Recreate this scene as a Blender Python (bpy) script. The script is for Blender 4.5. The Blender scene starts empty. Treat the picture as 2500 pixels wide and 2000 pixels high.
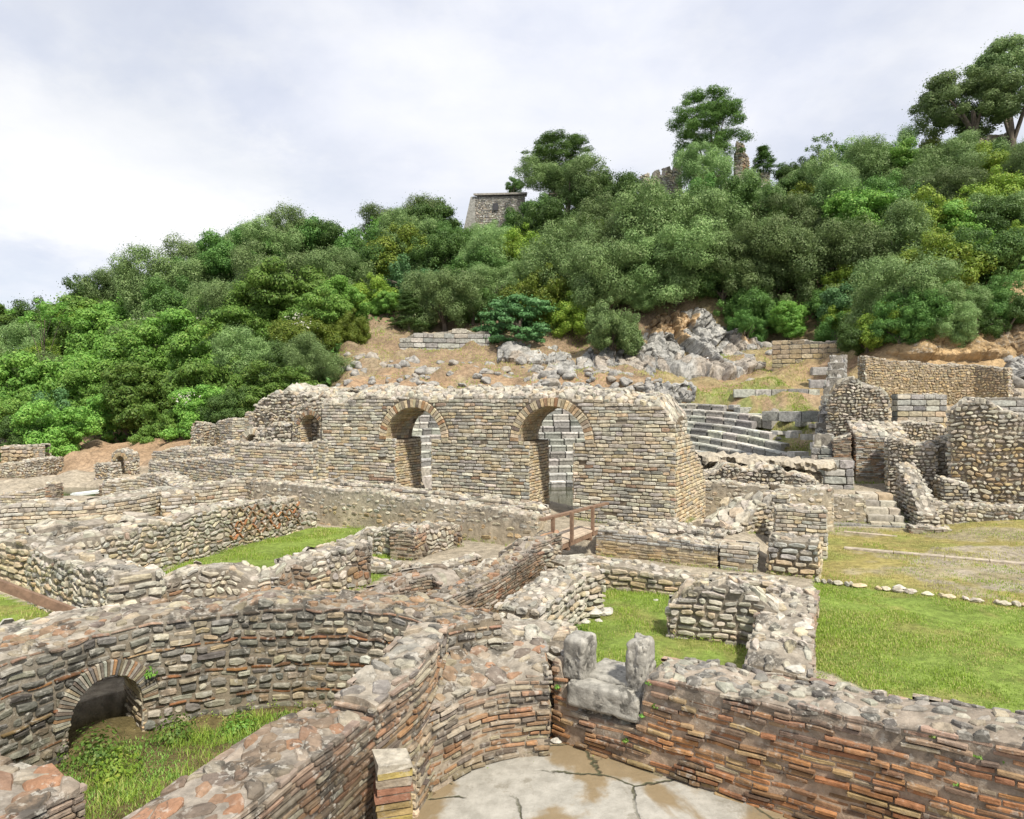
import bpy, bmesh, math, random
import numpy as np
from mathutils import Vector, Matrix
C = bpy.context.scene
RNG = np.random.default_rng(7); random.seed(7)
R = math.radians
# ---------------------------------------------------------------- camera
H = 3.7; FPX = 1700.0; CX = 1250.0; CY = 985.0          # eye height, focal length and horizon in photograph pixels
cam = bpy.data.objects.new('camera', bpy.data.cameras.new('camera'))
C.collection.objects.link(cam); C.camera = cam
cam.location = (0, 0, H); cam.rotation_euler = (R(90), 0, 0)
cam.data.sensor_width = 36.0; cam.data.lens = 36.0 * FPX / 2500
cam.data.shift_y = -(1000 - CY) / 2500
cam.data.clip_start = 0.1; cam.data.clip_end = 3000
# ---------------------------------------------------------------- light
SUN_AZ = R(150)   # measured clockwise from +Y: behind the camera, to the right
SUN_EL = R(52)
sd = Vector((math.sin(SUN_AZ) * math.cos(SUN_EL), math.cos(SUN_AZ) * math.cos(SUN_EL), math.sin(SUN_EL)))
sl = bpy.data.lights.new('sun', 'SUN'); sl.energy = 4.6; sl.angle = R(4); sl.color = (1, 0.94, 0.82)
so = bpy.data.objects.new('sun', sl); C.collection.objects.link(so)
so.rotation_euler = (-sd).to_track_quat('-Z', 'Y').to_euler()
W = bpy.data.worlds.new("World"); C.world = W; W.use_nodes = True
def sky():
    nt = W.node_tree; N = nt.nodes; L = nt.links; N.clear()
    def n(t, **k):
        o = N.new(t)
        for a, b in k.items(): setattr(o, a, b)
        return o
    out = n('ShaderNodeOutputWorld'); bg = n('ShaderNodeBackground'); L.new(bg.outputs[0], out.inputs[0])
    st = n('ShaderNodeTexSky', sky_type='NISHITA', sun_disc=False, sun_elevation=SUN_EL, sun_rotation=SUN_AZ)
    sc_ = n('ShaderNodeVectorMath', operation='SCALE'); sc_.inputs['Scale'].default_value = 0.10
    L.new(st.outputs[0], sc_.inputs[0])
    tc = n('ShaderNodeTexCoord'); sp = n('ShaderNodeSeparateXYZ'); L.new(tc.outputs['Generated'], sp.inputs[0])
    ad = n('ShaderNodeMath', operation='ADD'); ad.inputs[1].default_value = 0.28; L.new(sp.outputs[2], ad.inputs[0])
    mx_ = n('ShaderNodeMath', operation='MAXIMUM'); mx_.inputs[1].default_value = 0.08; L.new(ad.outputs[0], mx_.inputs[0])
    dx = n('ShaderNodeMath', operation='DIVIDE'); L.new(sp.outputs[0], dx.inputs[0]); L.new(mx_.outputs[0], dx.inputs[1])
    dy = n('ShaderNodeMath', operation='DIVIDE'); L.new(sp.outputs[1], dy.inputs[0]); L.new(mx_.outputs[0], dy.inputs[1])
    cb = n('ShaderNodeCombineXYZ'); L.new(dx.outputs[0], cb.inputs[0]); L.new(dy.outputs[0], cb.inputs[1])
    def noi(scale, det, rough, dist, off):
        m = n('ShaderNodeMapping'); m.inputs['Location'].default_value = off; L.new(cb.outputs[0], m.inputs[0])
        o = n('ShaderNodeTexNoise'); o.inputs['Scale'].default_value = scale; o.inputs['Detail'].default_value = det
        o.inputs['Roughness'].default_value = rough; o.inputs['Distortion'].default_value = dist
        L.new(m.outputs[0], o.inputs['Vector']); return o
    def rmp(src, a, b):
        r = n('ShaderNodeMapRange', interpolation_type='SMOOTHSTEP'); r.inputs['From Min'].default_value = a
        r.inputs['From Max'].default_value = b; L.new(src, r.inputs['Value']); return r.outputs[0]
    n1 = noi(0.9, 7, 0.55, 0.3, (3.1, 0.7, 0)); n2 = noi(1.7, 8, 0.55, 0.2, (7.3, 2.2, 1)); n3 = noi(4.0, 6, 0.6, 0.1, (1, 9, 2))
    gap = rmp(n1.outputs[0], 0.40, 0.68)
    tone = rmp(n2.outputs[0], 0.33, 0.66)
    puff = rmp(n3.outputs[0], 0.42, 0.7)
    c1 = n('ShaderNodeMix', data_type='RGBA'); c1.inputs[6].default_value = (0.62, 0.655, 0.76, 1); c1.inputs[7].default_value = (0.775, 0.79, 0.845, 1)
    L.new(tone, c1.inputs[0])
    c2 = n('ShaderNodeMix', data_type='RGBA'); c2.inputs[7].default_value = (0.87, 0.865, 0.86, 1); L.new(c1.outputs[2], c2.inputs[6])
    mu = n('ShaderNodeMath', operation='MULTIPLY'); L.new(puff, mu.inputs[0]); mu.inputs[1].default_value = 0.35; L.new(mu.outputs[0], c2.inputs[0])
    # one brighter bank of cloud low in the sky to the left
    ds = n('ShaderNodeVectorMath', operation='DISTANCE'); L.new(cb.outputs[0], ds.inputs[0]); ds.inputs[1].default_value = (-.86, 1.52, 0)
    dn = n('ShaderNodeMath', operation='MULTIPLY_ADD'); L.new(n3.outputs[0], dn.inputs[0]); dn.inputs[1].default_value = -.55; L.new(ds.outputs['Value'], dn.inputs[2])
    c4 = n('ShaderNodeMix', data_type='RGBA'); c4.inputs[7].default_value = (0.93, 0.92, 0.905, 1); L.new(c2.outputs[2], c4.inputs[6]); bk_ = n('ShaderNodeMath', operation='MULTIPLY'); bk_.inputs[1].default_value = .75; L.new(rmp(dn.outputs[0], .22, -.08), bk_.inputs[0]); L.new(bk_.outputs[0], c4.inputs[0])
    c2 = c4
    # thin cloud: a little of the blue sky behind it comes through in the gaps
    g2 = n('ShaderNodeMath', operation='MULTIPLY'); L.new(gap, g2.inputs[0]); g2.inputs[1].default_value = 0.30
    c3 = n('ShaderNodeMix', data_type='RGBA'); L.new(g2.outputs[0], c3.inputs[0]); L.new(c2.outputs[2], c3.inputs[6]); L.new(sc_.outputs[0], c3.inputs[7])
    L.new(c3.outputs[2], bg.inputs[0]); bg.inputs[1].default_value = 1.0
sky()
C.view_settings.view_transform = 'Standard'; C.view_settings.look = 'None'
C.view_settings.exposure = 0.32; C.view_settings.gamma = 1.0
C.render.engine = 'CYCLES'; C.cycles.max_bounces = 5; C.cycles.diffuse_bounces = 3; C.cycles.transmission_bounces = 2
C.cycles.transparent_max_bounces = 4; C.cycles.use_denoising = True

# ---------------------------------------------------------------- maths helpers
def _h(ix, iy, iz, seed):
    v = (ix.astype(np.int64) * 374761393 + iy.astype(np.int64) * 668265263 + iz.astype(np.int64) * 2147483647 + seed * 974634777) & 0xffffffff
    v = ((v ^ (v >> 13)) * 1274126177) & 0xffffffff
    v = ((v ^ (v >> 16)) * 2246822519) & 0xffffffff
    return ((v ^ (v >> 15)) & 0xffffff) / float(0xffffff) * 2 - 1
def vn(x, y=0.0, z=0.0, seed=0):
    x, y, z = np.broadcast_arrays(np.asarray(x, float), np.asarray(y, float), np.asarray(z, float))
    xi, yi, zi = np.floor(x), np.floor(y), np.floor(z); fx, fy, fz = x - xi, y - yi, z - zi
    fx, fy, fz = [f * f * (3 - 2 * f) for f in (fx, fy, fz)]; r = 0
    for a in (0, 1):
        for b in (0, 1):
            for c in (0, 1):
                r = r + _h(xi + a, yi + b, zi + c, seed) * (fx if a else 1 - fx) * (fy if b else 1 - fy) * (fz if c else 1 - fz)
    return r
def fbm(x, y=0.0, z=0.0, seed=0, o=4, g=.5):
    r = 0; a = 1
    for k in range(o):
        r = r + a * vn(np.asarray(x) * 2**k, np.asarray(y) * 2**k, np.asarray(z) * 2**k, seed + k * 17); a *= g
    return r
def sst(a, b, x):
    t = np.clip((np.asarray(x, float) - a) / (b - a), 0, 1); return t * t * (3 - 2 * t)
def T(px, py, z):                      # the point of height z seen at a place in the photograph
    Y = (H - z) * FPX / (py - CY); return ((px - CX) / FPX * Y, Y)
def F(px, py, zt, zb=0.25):            # wall vertex from its top edge
    x, y = T(px, py, zt); return (x, y, zb, zt)
def B(px, pyb, pyt, zb=0.25):          # wall vertex from its foot, height from its top edge
    x, y = T(px, pyb, zb); return (x, y, zb, H - (pyt - CY) * y / FPX)
def D(px, Y, py):                      # point at a known distance
    return ((px - CX) / FPX * Y, Y, H - (py - CY) * Y / FPX)
def inpoly(x, y, poly):
    x = np.asarray(x, float); y = np.asarray(y, float); r = np.zeros(x.shape, bool); n = len(poly)
    for i in range(n):
        x0, y0 = poly[i]; x1, y1 = poly[(i + 1) % n]
        if y0 == y1: continue
        r ^= ((y0 > y) != (y1 > y)) & (x < (x1 - x0) * (y - y0) / (y1 - y0) + x0)
    return r

# ---------------------------------------------------------------- materials
def newmat(name):
    m = bpy.data.materials.new(name); m.use_nodes = True; nt = m.node_tree
    return m, nt, nt.nodes['Principled BSDF']
def nd(nt, t, ins=None, **k):
    o = nt.nodes.new(t)
    for a, b in k.items(): setattr(o, a, b)
    for a, b in (ins or {}).items():
        if hasattr(b, 'is_linked') or hasattr(b, 'links'): nt.links.new(b, o.inputs[a])
        else: o.inputs[a].default_value = b
    return o
def noise(nt, co, scale, det=5, rough=.6, dist=0):
    return nd(nt, 'ShaderNodeTexNoise', {'Vector': co, 'Scale': scale, 'Detail': det, 'Roughness': rough, 'Distortion': dist}).outputs[0]
def ramp(nt, v, a, b, lo=0., hi=1.):
    return nd(nt, 'ShaderNodeMapRange', {'Value': v, 'From Min': a, 'From Max': b, 'To Min': lo, 'To Max': hi}, interpolation_type='SMOOTHSTEP').outputs[0]
def mix(nt, f, a, b, bt='MIX'):
    o = nt.nodes.new('ShaderNodeMix'); o.data_type = 'RGBA'; o.blend_type = bt
    for i, v in ((0, f), (6, a), (7, b)):
        if isinstance(v, (tuple, float, int)): o.inputs[i].default_value = v
        else: nt.links.new(v, o.inputs[i])
    return o.outputs[2]
def mth(nt, op, a, b=0.0):
    return nd(nt, 'ShaderNodeMath', {0: a, 1: b}, operation=op).outputs[0]

def mat_masonry(name='weathered_masonry', bump=.5, sc=1.0):
    m, nt, bs = newmat(name)
    at = nd(nt, 'ShaderNodeVertexColor', layer_name='Col'); co = nd(nt, 'ShaderNodeTexCoord').outputs['Object']
    n1 = noise(nt, co, 9 * sc, 7, .65); n2 = noise(nt, co, 3.2 * sc, 8, .68, .4); n3 = noise(nt, co, 17 * sc, 6, .6, .3); n4 = noise(nt, co, 42 * sc, 4, .7)
    v = ramp(nt, n1, .25, .78, .62, 1.32)
    c = mix(nt, 1.0, at.outputs[0], nd(nt, 'ShaderNodeCombineColor', {0: v, 1: v, 2: v}).outputs[0], 'MULTIPLY')
    # black lichen, pale lichen and a little ochre, as much as the stone carries (alpha)
    dk = mth(nt, 'MULTIPLY', ramp(nt, n2, .52, .62), at.outputs[1]); dk2 = mth(nt, 'MULTIPLY', dk, .78)
    c = mix(nt, dk2, c, (.055, .052, .046, 1))
    wt = mth(nt, 'MULTIPLY', ramp(nt, n3, .54, .64), ramp(nt, at.outputs[1], 0, .8, .12, .85)); wt = mth(nt, 'MULTIPLY', wt, ramp(nt, n2, .35, .6))
    wt = mth(nt, 'MULTIPLY', wt, .7); c = mix(nt, wt, c, (.50, .475, .42, 1))
    sp = ramp(nt, n4, .66, .72, 0, .6); c = mix(nt, mth(nt, 'MULTIPLY', sp, at.outputs[1]), c, (.05, .047, .04, 1))
    nt.links.new(c, bs.inputs['Base Color']); bs.inputs['Roughness'].default_value = .93; bs.inputs['Specular IOR Level'].default_value = .15
    hh = nd(nt, 'ShaderNodeMath', {0: n1, 1: mth(nt, 'MULTIPLY', n4, .45)}, operation='ADD').outputs[0]
    b = nd(nt, 'ShaderNodeBump', {'Strength': bump, 'Distance': .035 / sc, 'Height': hh}); nt.links.new(b.outputs[0], bs.inputs['Normal'])
    return m
M_MAS = mat_masonry(); M_FAR = mat_masonry('far_masonry', .6, .45)
def mat_rock():
    m, nt, bs = newmat('limestone_rock'); co = nd(nt, 'ShaderNodeTexCoord').outputs['Object']
    oi = nd(nt, 'ShaderNodeObjectInfo').outputs['Random']
    n1 = noise(nt, co, 1.6, 8, .65, .3); n2 = noise(nt, co, 5, 7, .7, .2); n3 = noise(nt, co, 14, 5, .7)
    c = mix(nt, ramp(nt, n1, .35, .65), (.20, .195, .185, 1), (.42, .40, .365, 1))
    c = mix(nt, ramp(nt, n2, .56, .68, 0, .75), c, (.075, .073, .07, 1))
    c = mix(nt, ramp(nt, n3, .6, .7, 0, .6), c, (.55, .54, .5, 1))
    c = mix(nt, ramp(nt, oi, .75, 1, 0, .35), c, (.46, .36, .24, 1))
    nt.links.new(c, bs.inputs['Base Color']); bs.inputs['Roughness'].default_value = .92; bs.inputs['Specular IOR Level'].default_value = .15
    hh = mth(nt, 'ADD', n2, mth(nt, 'MULTIPLY', n3, .5))
    b = nd(nt, 'ShaderNodeBump', {'Strength': .8, 'Distance': .08, 'Height': hh}); nt.links.new(b.outputs[0], bs.inputs['Normal'])
    return m
M_ROCK = mat_rock()
def mat_ground():
    m, nt, bs = newmat('ground_earth_and_grass'); at = nd(nt, 'ShaderNodeVertexColor', layer_name='Col'); co = nd(nt, 'ShaderNodeTexCoord').outputs['Object']
    n1 = noise(nt, co, .9, 8, .7); n2 = noise(nt, co, 6, 8, .75); n3 = noise(nt, co, 26, 4, .7)
    v = mth(nt, 'MULTIPLY', ramp(nt, n1, .3, .7, .8, 1.2), ramp(nt, n2, .3, .72, .6, 1.35))
    c = mix(nt, 1.0, at.outputs[0], nd(nt, 'ShaderNodeCombineColor', {0: v, 1: v, 2: v}).outputs[0], 'MULTIPLY')
    c = mix(nt, mth(nt, 'MULTIPLY', ramp(nt, n3, .66, .71), at.outputs[1]), c, (.5, .47, .41, 1))
    nt.links.new(c, bs.inputs['Base Color']); bs.inputs['Roughness'].default_value = .97; bs.inputs['Specular IOR Level'].default_value = .1
    b = nd(nt, 'ShaderNodeBump', {'Strength': .7, 'Distance': .06, 'Height': mth(nt, 'ADD', n2, n3)}); nt.links.new(b.outputs[0], bs.inputs['Normal'])
    return m
M_GROUND = mat_ground()
def mat_leaf(name, ca, cb, cc, rnd=.35, trans=.28):
    m, nt, bs = newmat(name); at = nd(nt, 'ShaderNodeVertexColor', layer_name='Col'); oi = nd(nt, 'ShaderNodeObjectInfo').outputs['Random']
    s = nd(nt, 'ShaderNodeSeparateColor', {0: at.outputs[0]}).outputs
    c = mix(nt, s[0], ca, cb); c = mix(nt, mth(nt, 'MULTIPLY', s[1], .8), c, cc)
    hs = nd(nt, 'ShaderNodeHueSaturation', {'Hue': ramp(nt, oi, 0, 1, .5 - .035 * rnd, .5 + .02 * rnd), 'Value': ramp(nt, oi, 0, 1, 1 - rnd, 1 + rnd), 'Color': c}).outputs[0]
    nt.links.new(hs, bs.inputs['Base Color']); bs.inputs['Roughness'].default_value = .55; bs.inputs['Specular IOR Level'].default_value = .3
    tr = nd(nt, 'ShaderNodeBsdfTranslucent', {'Color': hs}); ms = nd(nt, 'ShaderNodeMixShader', {0: trans, 1: bs.outputs[0], 2: tr.outputs[0]})
    nt.links.new(ms.outputs[0], nt.nodes['Material Output'].inputs[0]); return m
LEAF = {
 'olive': mat_leaf('grey_green_leaves', (.12, .20, .065, 1), (.215, .32, .11, 1), (.33, .41, .18, 1)),
 'broad': mat_leaf('bright_green_leaves', (.095, .215, .035, 1), (.19, .35, .06, 1), (.32, .45, .11, 1)),
 'dark': mat_leaf('dark_green_leaves', (.06, .135, .03, 1), (.115, .225, .05, 1), (.20, .32, .08, 1)),
 'pine': mat_leaf('pine_needles', (.07, .145, .03, 1), (.13, .23, .05, 1), (.20, .30, .08, 1), .15),
 'yellow': mat_leaf('yellow_green_leaves', (.12, .21, .025, 1), (.24, .34, .045, 1), (.38, .42, .08, 1)),
 'teal': mat_leaf('blue_green_leaves', (.06, .15, .05, 1), (.12, .26, .09, 1), (.20, .36, .15, 1)),
 'grass': mat_leaf('grass_blades', (.17, .27, .035, 1), (.34, .46, .075, 1), (.52, .48, .20, 1), .05, .3),
 'bloom': mat_leaf('white_blossom', (.6, .6, .48, 1), (.75, .74, .62, 1), (.8, .8, .7, 1), .05, .2)}
def mat_simple(name, col, rough=.8, sc=6, var=.35, stretch=None, bump=.3):
    m, nt, bs = newmat(name); co = nd(nt, 'ShaderNodeTexCoord').outputs['Object']
    if stretch: co = nd(nt, 'ShaderNodeMapping', {'Vector': co, 'Scale': stretch}).outputs[0]
    n1 = noise(nt, co, sc, 7, .65, .2); v = ramp(nt, n1, .25, .75, 1 - var, 1 + var)
    c = mix(nt, 1.0, tuple(col) + (1,), nd(nt, 'ShaderNodeCombineColor', {0: v, 1: v, 2: v}).outputs[0], 'MULTIPLY')
    nt.links.new(c, bs.inputs['Base Color']); bs.inputs['Roughness'].default_value = rough
    b = nd(nt, 'ShaderNodeBump', {'Strength': bump, 'Distance': .02, 'Height': n1}); nt.links.new(b.outputs[0], bs.inputs['Normal']); return m
M_BARK = mat_simple('bark', (.13, .105, .08), .95, 8, .5, (1, 1, .25), .8)
M_WOOD = mat_simple('weathered_timber', (.20, .125, .08), .75, 9, .35, (1, 1, 1))
M_DECK = mat_simple('deck_boards', (.45, .36, .27), .8, 9, .3)
M_BOARD = mat_simple('pale_board', (.68, .72, .70), .6, 3, .08)
M_CLOTH = mat_simple('black_clothing', (.02, .02, .025), .9); M_SKIN = mat_simple('skin', (.32, .20, .14), .6, 3, .1); M_CAP = mat_simple('white_cap', (.7, .7, .68), .8, 3, .1)
M_IRON = mat_simple('dark_iron', (.03, .03, .035), .6)
def mat_water():
    m, nt, bs = newmat('murky_water'); co = nd(nt, 'ShaderNodeTexCoord').outputs['Object']; n1 = noise(nt, co, 3, 4, .6)
    nt.links.new(mix(nt, ramp(nt, n1, .3, .7), (.07, .065, .035, 1), (.045, .05, .028, 1)), bs.inputs['Base Color'])
    bs.inputs['Roughness'].default_value = .06; b = nd(nt, 'ShaderNodeBump', {'Strength': .1, 'Distance': .02, 'Height': noise(nt, co, 9, 3)})
    nt.links.new(b.outputs[0], bs.inputs['Normal']); return m
M_WATER = mat_water()
def mat_floor():
    m, nt, bs = newmat('cracked_mortar_floor'); co = nd(nt, 'ShaderNodeTexCoord').outputs['Object']
    w = nd(nt, 'ShaderNodeTexNoise', {'Vector': co, 'Scale': 1.6, 'Detail': 5.0}).outputs['Color']
    wc = nd(nt, 'ShaderNodeMix', {0: .3, 4: co, 5: w}, data_type='VECTOR').outputs[1]
    vr = nd(nt, 'ShaderNodeTexVoronoi', {'Vector': wc, 'Scale': 1.25}, feature='DISTANCE_TO_EDGE').outputs[0]
    n1 = noise(nt, co, .8, 6, .55, .5); n2 = noise(nt, co, 5, 8, .7); n3 = noise(nt, co, 22, 5, .7)
    c = mix(nt, ramp(nt, n2, .3, .7), (.28, .265, .23, 1), (.42, .40, .355, 1))
    c = mix(nt, ramp(nt, n1, .47, .54), c, mix(nt, n2, (.17, .125, .065, 1), (.30, .23, .14, 1)))
    c = mix(nt, ramp(nt, n3, .6, .68, 0, .5), c, (.2, .18, .14, 1))
    brk = ramp(nt, n1, .36, .46)
    ck = mth(nt, 'MULTIPLY', ramp(nt, vr, 0.002, .016, 1, 0), brk); c = mix(nt, ck, c, (.07, .07, .035, 1)); c = mix(nt, ramp(nt, noise(nt, co, 2.3, 8, .75, .6), .56, .66, 0, .55), c, (.17, .15, .11, 1)); c = mix(nt, ramp(nt, noise(nt, co, 60, 3, .7), .62, .7, 0, .5), c, (.16, .14, .11, 1))
    nt.links.new(c, bs.inputs['Base Color']); bs.inputs['Roughness'].default_value = .85
    hh = mth(nt, 'ADD', mth(nt, 'MULTIPLY', ck, -3.), mth(nt, 'ADD', n2, mth(nt, 'MULTIPLY', n3, .4)))
    b = nd(nt, 'ShaderNodeBump', {'Strength': .6, 'Distance': .025, 'Height': hh}); nt.links.new(b.outputs[0], bs.inputs['Normal']); return m
M_FLOOR = mat_floor()

# ---------------------------------------------------------------- mesh builder
class MB:
    def __init__(s): s.v = []; s.f4 = []; s.f3 = []; s.c = []; s.n = 0
    def add(s, v, f4=None, f3=None, col=(.5, .5, .5, .3)):
        v = np.asarray(v, float).reshape(-1, 3); c = np.broadcast_to(np.asarray(col, float), (len(v), 4)) if np.ndim(col) == 1 else np.asarray(col)
        s.v.append(v); s.c.append(c)
        if f4 is not None and len(f4): s.f4.append(np.asarray(f4, np.int64).reshape(-1, 4) + s.n)
        if f3 is not None and len(f3): s.f3.append(np.asarray(f3, np.int64).reshape(-1, 3) + s.n)
        s.n += len(v)
    def grid(s, P, col):               # P: (a,b,3)
        a, b = P.shape[:2]; i = np.arange(a * b).reshape(a, b)
        f = np.stack([i[:-1, :-1], i[1:, :-1], i[1:, 1:], i[:-1, 1:]], -1).reshape(-1, 4)
        if np.ndim(col) == 3: col = col.reshape(-1, 4)
        s.add(P.reshape(-1, 3), f, None, col)
    def box(s, c, d, rz=0., col=(.5, .5, .5, .3), jit=0.):
        v = np.array([[x, y, z] for z in (-1, 1) for y in (-1, 1) for x in (-1, 1)], float) * np.array(d) / 2
        if jit: v += RNG.uniform(-jit, jit, v.shape)
        ca, sa = math.cos(rz), math.sin(rz); v = np.stack([v[:, 0] * ca - v[:, 1] * sa, v[:, 0] * sa + v[:, 1] * ca, v[:, 2]], 1) + np.array(c)
        s.add(v, [[0, 2, 3, 1], [4, 5, 7, 6], [0, 1, 5, 4], [2, 6, 7, 3], [0, 4, 6, 2], [1, 3, 7, 5]], None, col)
    def tube(s, pts, rad, n=8, col=(.5, .5, .5, .3)):
        pts = np.asarray(pts, float); rad = np.broadcast_to(rad, len(pts)); rings = []
        for i in range(len(pts)):
            t = pts[min(i + 1, len(pts) - 1)] - pts[max(i - 1, 0)]; t /= np.linalg.norm(t) + 1e-9
            a = np.cross(t, [0, 0, 1.] if abs(t[2]) < .9 else [1., 0, 0]); a /= np.linalg.norm(a); b = np.cross(t, a)
            an = np.linspace(0, 2 * math.pi, n, endpoint=False)[:, None]
            rings.append(pts[i] + rad[i] * (np.cos(an) * a + np.sin(an) * b))
        v = np.concatenate(rings); m = len(pts); f = []
        for i in range(m - 1):
            for k in range(n): f.append([i * n + k, i * n + (k + 1) % n, (i + 1) * n + (k + 1) % n, (i + 1) * n + k])
        s.add(v, f, None, col)
    def link(s, name, mat, parent=None, smooth=True, origin=None):
        v = np.concatenate(s.v); c = np.concatenate(s.c)
        if origin is None: origin = (0, 0, 0) if parent is not None else ((v[:, 0].min() + v[:, 0].max()) / 2, (v[:, 1].min() + v[:, 1].max()) / 2, v[:, 2].min())
        o_ = np.array(origin, float); me = bpy.data.meshes.new(name); me.vertices.add(len(v)); me.vertices.foreach_set('co', (v - o_).astype(np.float32).ravel())
        f4 = np.concatenate(s.f4) if s.f4 else np.zeros((0, 4), np.int64); f3 = np.concatenate(s.f3) if s.f3 else np.zeros((0, 3), np.int64)
        lv = np.concatenate([f4.ravel(), f3.ravel()]); nf = len(f4) + len(f3)
        st = np.concatenate([np.arange(len(f4)) * 4, len(f4) * 4 + np.arange(len(f3)) * 3]); to = np.concatenate([np.full(len(f4), 4), np.full(len(f3), 3)])
        me.loops.add(len(lv)); me.loops.foreach_set('vertex_index', lv.astype(np.int32)); me.polygons.add(nf)
        me.polygons.foreach_set('loop_start', st.astype(np.int32)); me.polygons.foreach_set('loop_total', to.astype(np.int32))
        me.polygons.foreach_set('use_smooth', np.full(nf, bool(smooth)))
        at = me.color_attributes.new('Col', 'FLOAT_COLOR', 'POINT'); at.data.foreach_set('color', c.astype(np.float32).ravel())
        me.update(calc_edges=True); me.materials.append(mat); o = bpy.data.objects.new(name, me); C.collection.objects.link(o)
        if parent is not None:
            o.parent = parent; pl = np.array(parent.location[:]); me.vertices.foreach_set('co', (v - pl).astype(np.float32).ravel()); me.update()
        else: o.location = origin
        return o
def tag(o, label=None, cat=None, group=None, kind=None):
    if label: o['label'] = label
    if cat: o['category'] = cat
    if group: o['group'] = group
    if kind: o['kind'] = kind
    return o
def empty(name, loc, label=None, cat=None, group=None):
    o = bpy.data.objects.new(name, None); C.collection.objects.link(o); o.location = loc; o.empty_display_size = .2
    return tag(o, label, cat, group)

# ---------------------------------------------------------------- masonry
PAL = {
 'lime': [((.52, .45, .325), 3), ((.45, .41, .325), 3), ((.42, .395, .345), 3), ((.57, .53, .43), 2), ((.48, .38, .245), 1.5), ((.27, .255, .22), .8), ((.36, .25, .17), .25)],
 'cream': [((.55, .45, .30), 4), ((.49, .42, .30), 3), ((.50, .38, .23), 2), ((.40, .36, .29), 1)],
 'grey': [((.33, .325, .30), 4), ((.42, .41, .375), 3), ((.21, .21, .20), 2), ((.46, .42, .35), 1)],
 'white': [((.52, .475, .385), 4), ((.44, .405, .33), 3), ((.47, .385, .26), 2), ((.30, .28, .24), 1)],
 'brick': [((.33, .155, .075), 4), ((.40, .20, .088), 3), ((.27, .155, .085), 4), ((.38, .26, .135), 2), ((.17, .11, .075), 1.6), ((.31, .245, .165), .8)],
 'dbrick': [((.24, .165, .105), 4), ((.17, .135, .095), 2.5), ((.29, .17, .10), 2), ((.30, .24, .17), 2), ((.38, .34, .27), 1)],
 'bmix': [((.28, .185, .115), 3), ((.33, .19, .105), 2), ((.32, .265, .185), 3), ((.36, .31, .23), 1.6), ((.16, .13, .105), 2.5)],
 'theatre': [((.44, .43, .385), 4), ((.36, .35, .32), 3), ((.26, .255, .235), 2), ((.50, .48, .42), 2)],
 'tile': [((.20, .14, .095), 4), ((.26, .15, .09), 2.5), ((.31, .265, .20), 3.5), ((.15, .12, .09), 2), ((.34, .17, .09), .8)],
 'apse': [((.30, .285, .235), 4), ((.21, .20, .175), 3), ((.40, .37, .29), 3), ((.14, .13, .115), 2), ((.36, .30, .21), 1)],
 'ochre': [((.45, .34, .19), 3), ((.40, .31, .19), 3), ((.35, .29, .2), 2), ((.48, .40, .27), 2)]}
def palette(name, n):
    p = PAL[name]; w = np.array([x[1] for x in p], float); w /= w.sum(); i = RNG.choice(len(p), n, p=w)
    c = np.array([x[0] for x in p])[i] * RNG.uniform(.84, 1.16, (n, 1)) * RNG.uniform(.96, 1.04, (n, 3)); return c
STY = {  # course height, stone length, protrusion, corner rounding, warp, jitter, palette, mortar, gap
 'ashlar': dict(h=(.085, .13), L=(.16, .42), pr=(.0, .035), rd=.12, wp=.016, jt=.08, pal='lime', mo=(.25, .205, .15), gap=.011),
 'rubble': dict(h=(.09, .17), L=(.10, .27), pr=(.0, .05), rd=.22, wp=.075, jt=.2, pal='lime', mo=(.24, .20, .155), gap=.013),
 'coarse': dict(h=(.12, .17), L=(.2, .42), pr=(.0, .06), rd=.2, wp=.03, jt=.12, pal='cream', mo=(.20, .16, .11), gap=.014),
 'white': dict(h=(.09, .14), L=(.14, .36), pr=(.0, .06), rd=.22, wp=.03, jt=.13, pal='white', mo=(.23, .195, .15), gap=.014),
 'brick': dict(h=(.047, .060), L=(.12, .32), pr=(-.03, .035), rd=.09, wp=.013, jt=.08, pal='brick', mo=(.32, .24, .175), gap=.013),
 'dbrick': dict(h=(.045, .06), L=(.12, .3), pr=(-.01, .03), rd=.08, wp=.011, jt=.05, pal='dbrick', mo=(.19, .15, .12), gap=.008),
 'bmix': dict(h=(.05, .07), L=(.12, .32), pr=(-.02, .035), rd=.12, wp=.014, jt=.08, pal='bmix', mo=(.31, .26, .20), gap=.014),
 'mixed': dict(h=(.085, .14), L=(.11, .30), pr=(-.01, .035), rd=.17, wp=.03, jt=.15, pal='apse', mo=(.21, .175, .13), gap=.013, band=3),
 'block': dict(h=(.24, .3), L=(.45, .8), pr=(.0, .03), rd=.1, wp=.01, jt=.05, pal='grey', mo=(.12, .11, .09), gap=.012),
 'plaster': dict(h=(.10, .17), L=(.14, .3), pr=(-.035, .012), rd=.25, wp=.04, jt=.15, pal='lime', mo=(.40, .34, .25), gap=.02),
 'rbrickp': dict(h=(.06, .09), L=(.2, .4), pr=(-.02, .015), rd=.1, wp=.012, jt=.06, pal='lime', mo=(.37, .30, .21), gap=.010),
 'core': dict(h=(.08, .13), L=(.09, .22), pr=(-.01, .11), rd=.3, wp=.05, jt=.22, pal='white', mo=(.30, .25, .19), gap=.01)}
RX = np.array([-1, 0, 1, 1, 1, 0, -1, -1.]); RZ = np.array([-1, -1, -1, 0, 1, 1, 1, 0.]); CRN = np.array([1, 0, 1, 0, 1, 0, 1, 0.])
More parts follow.
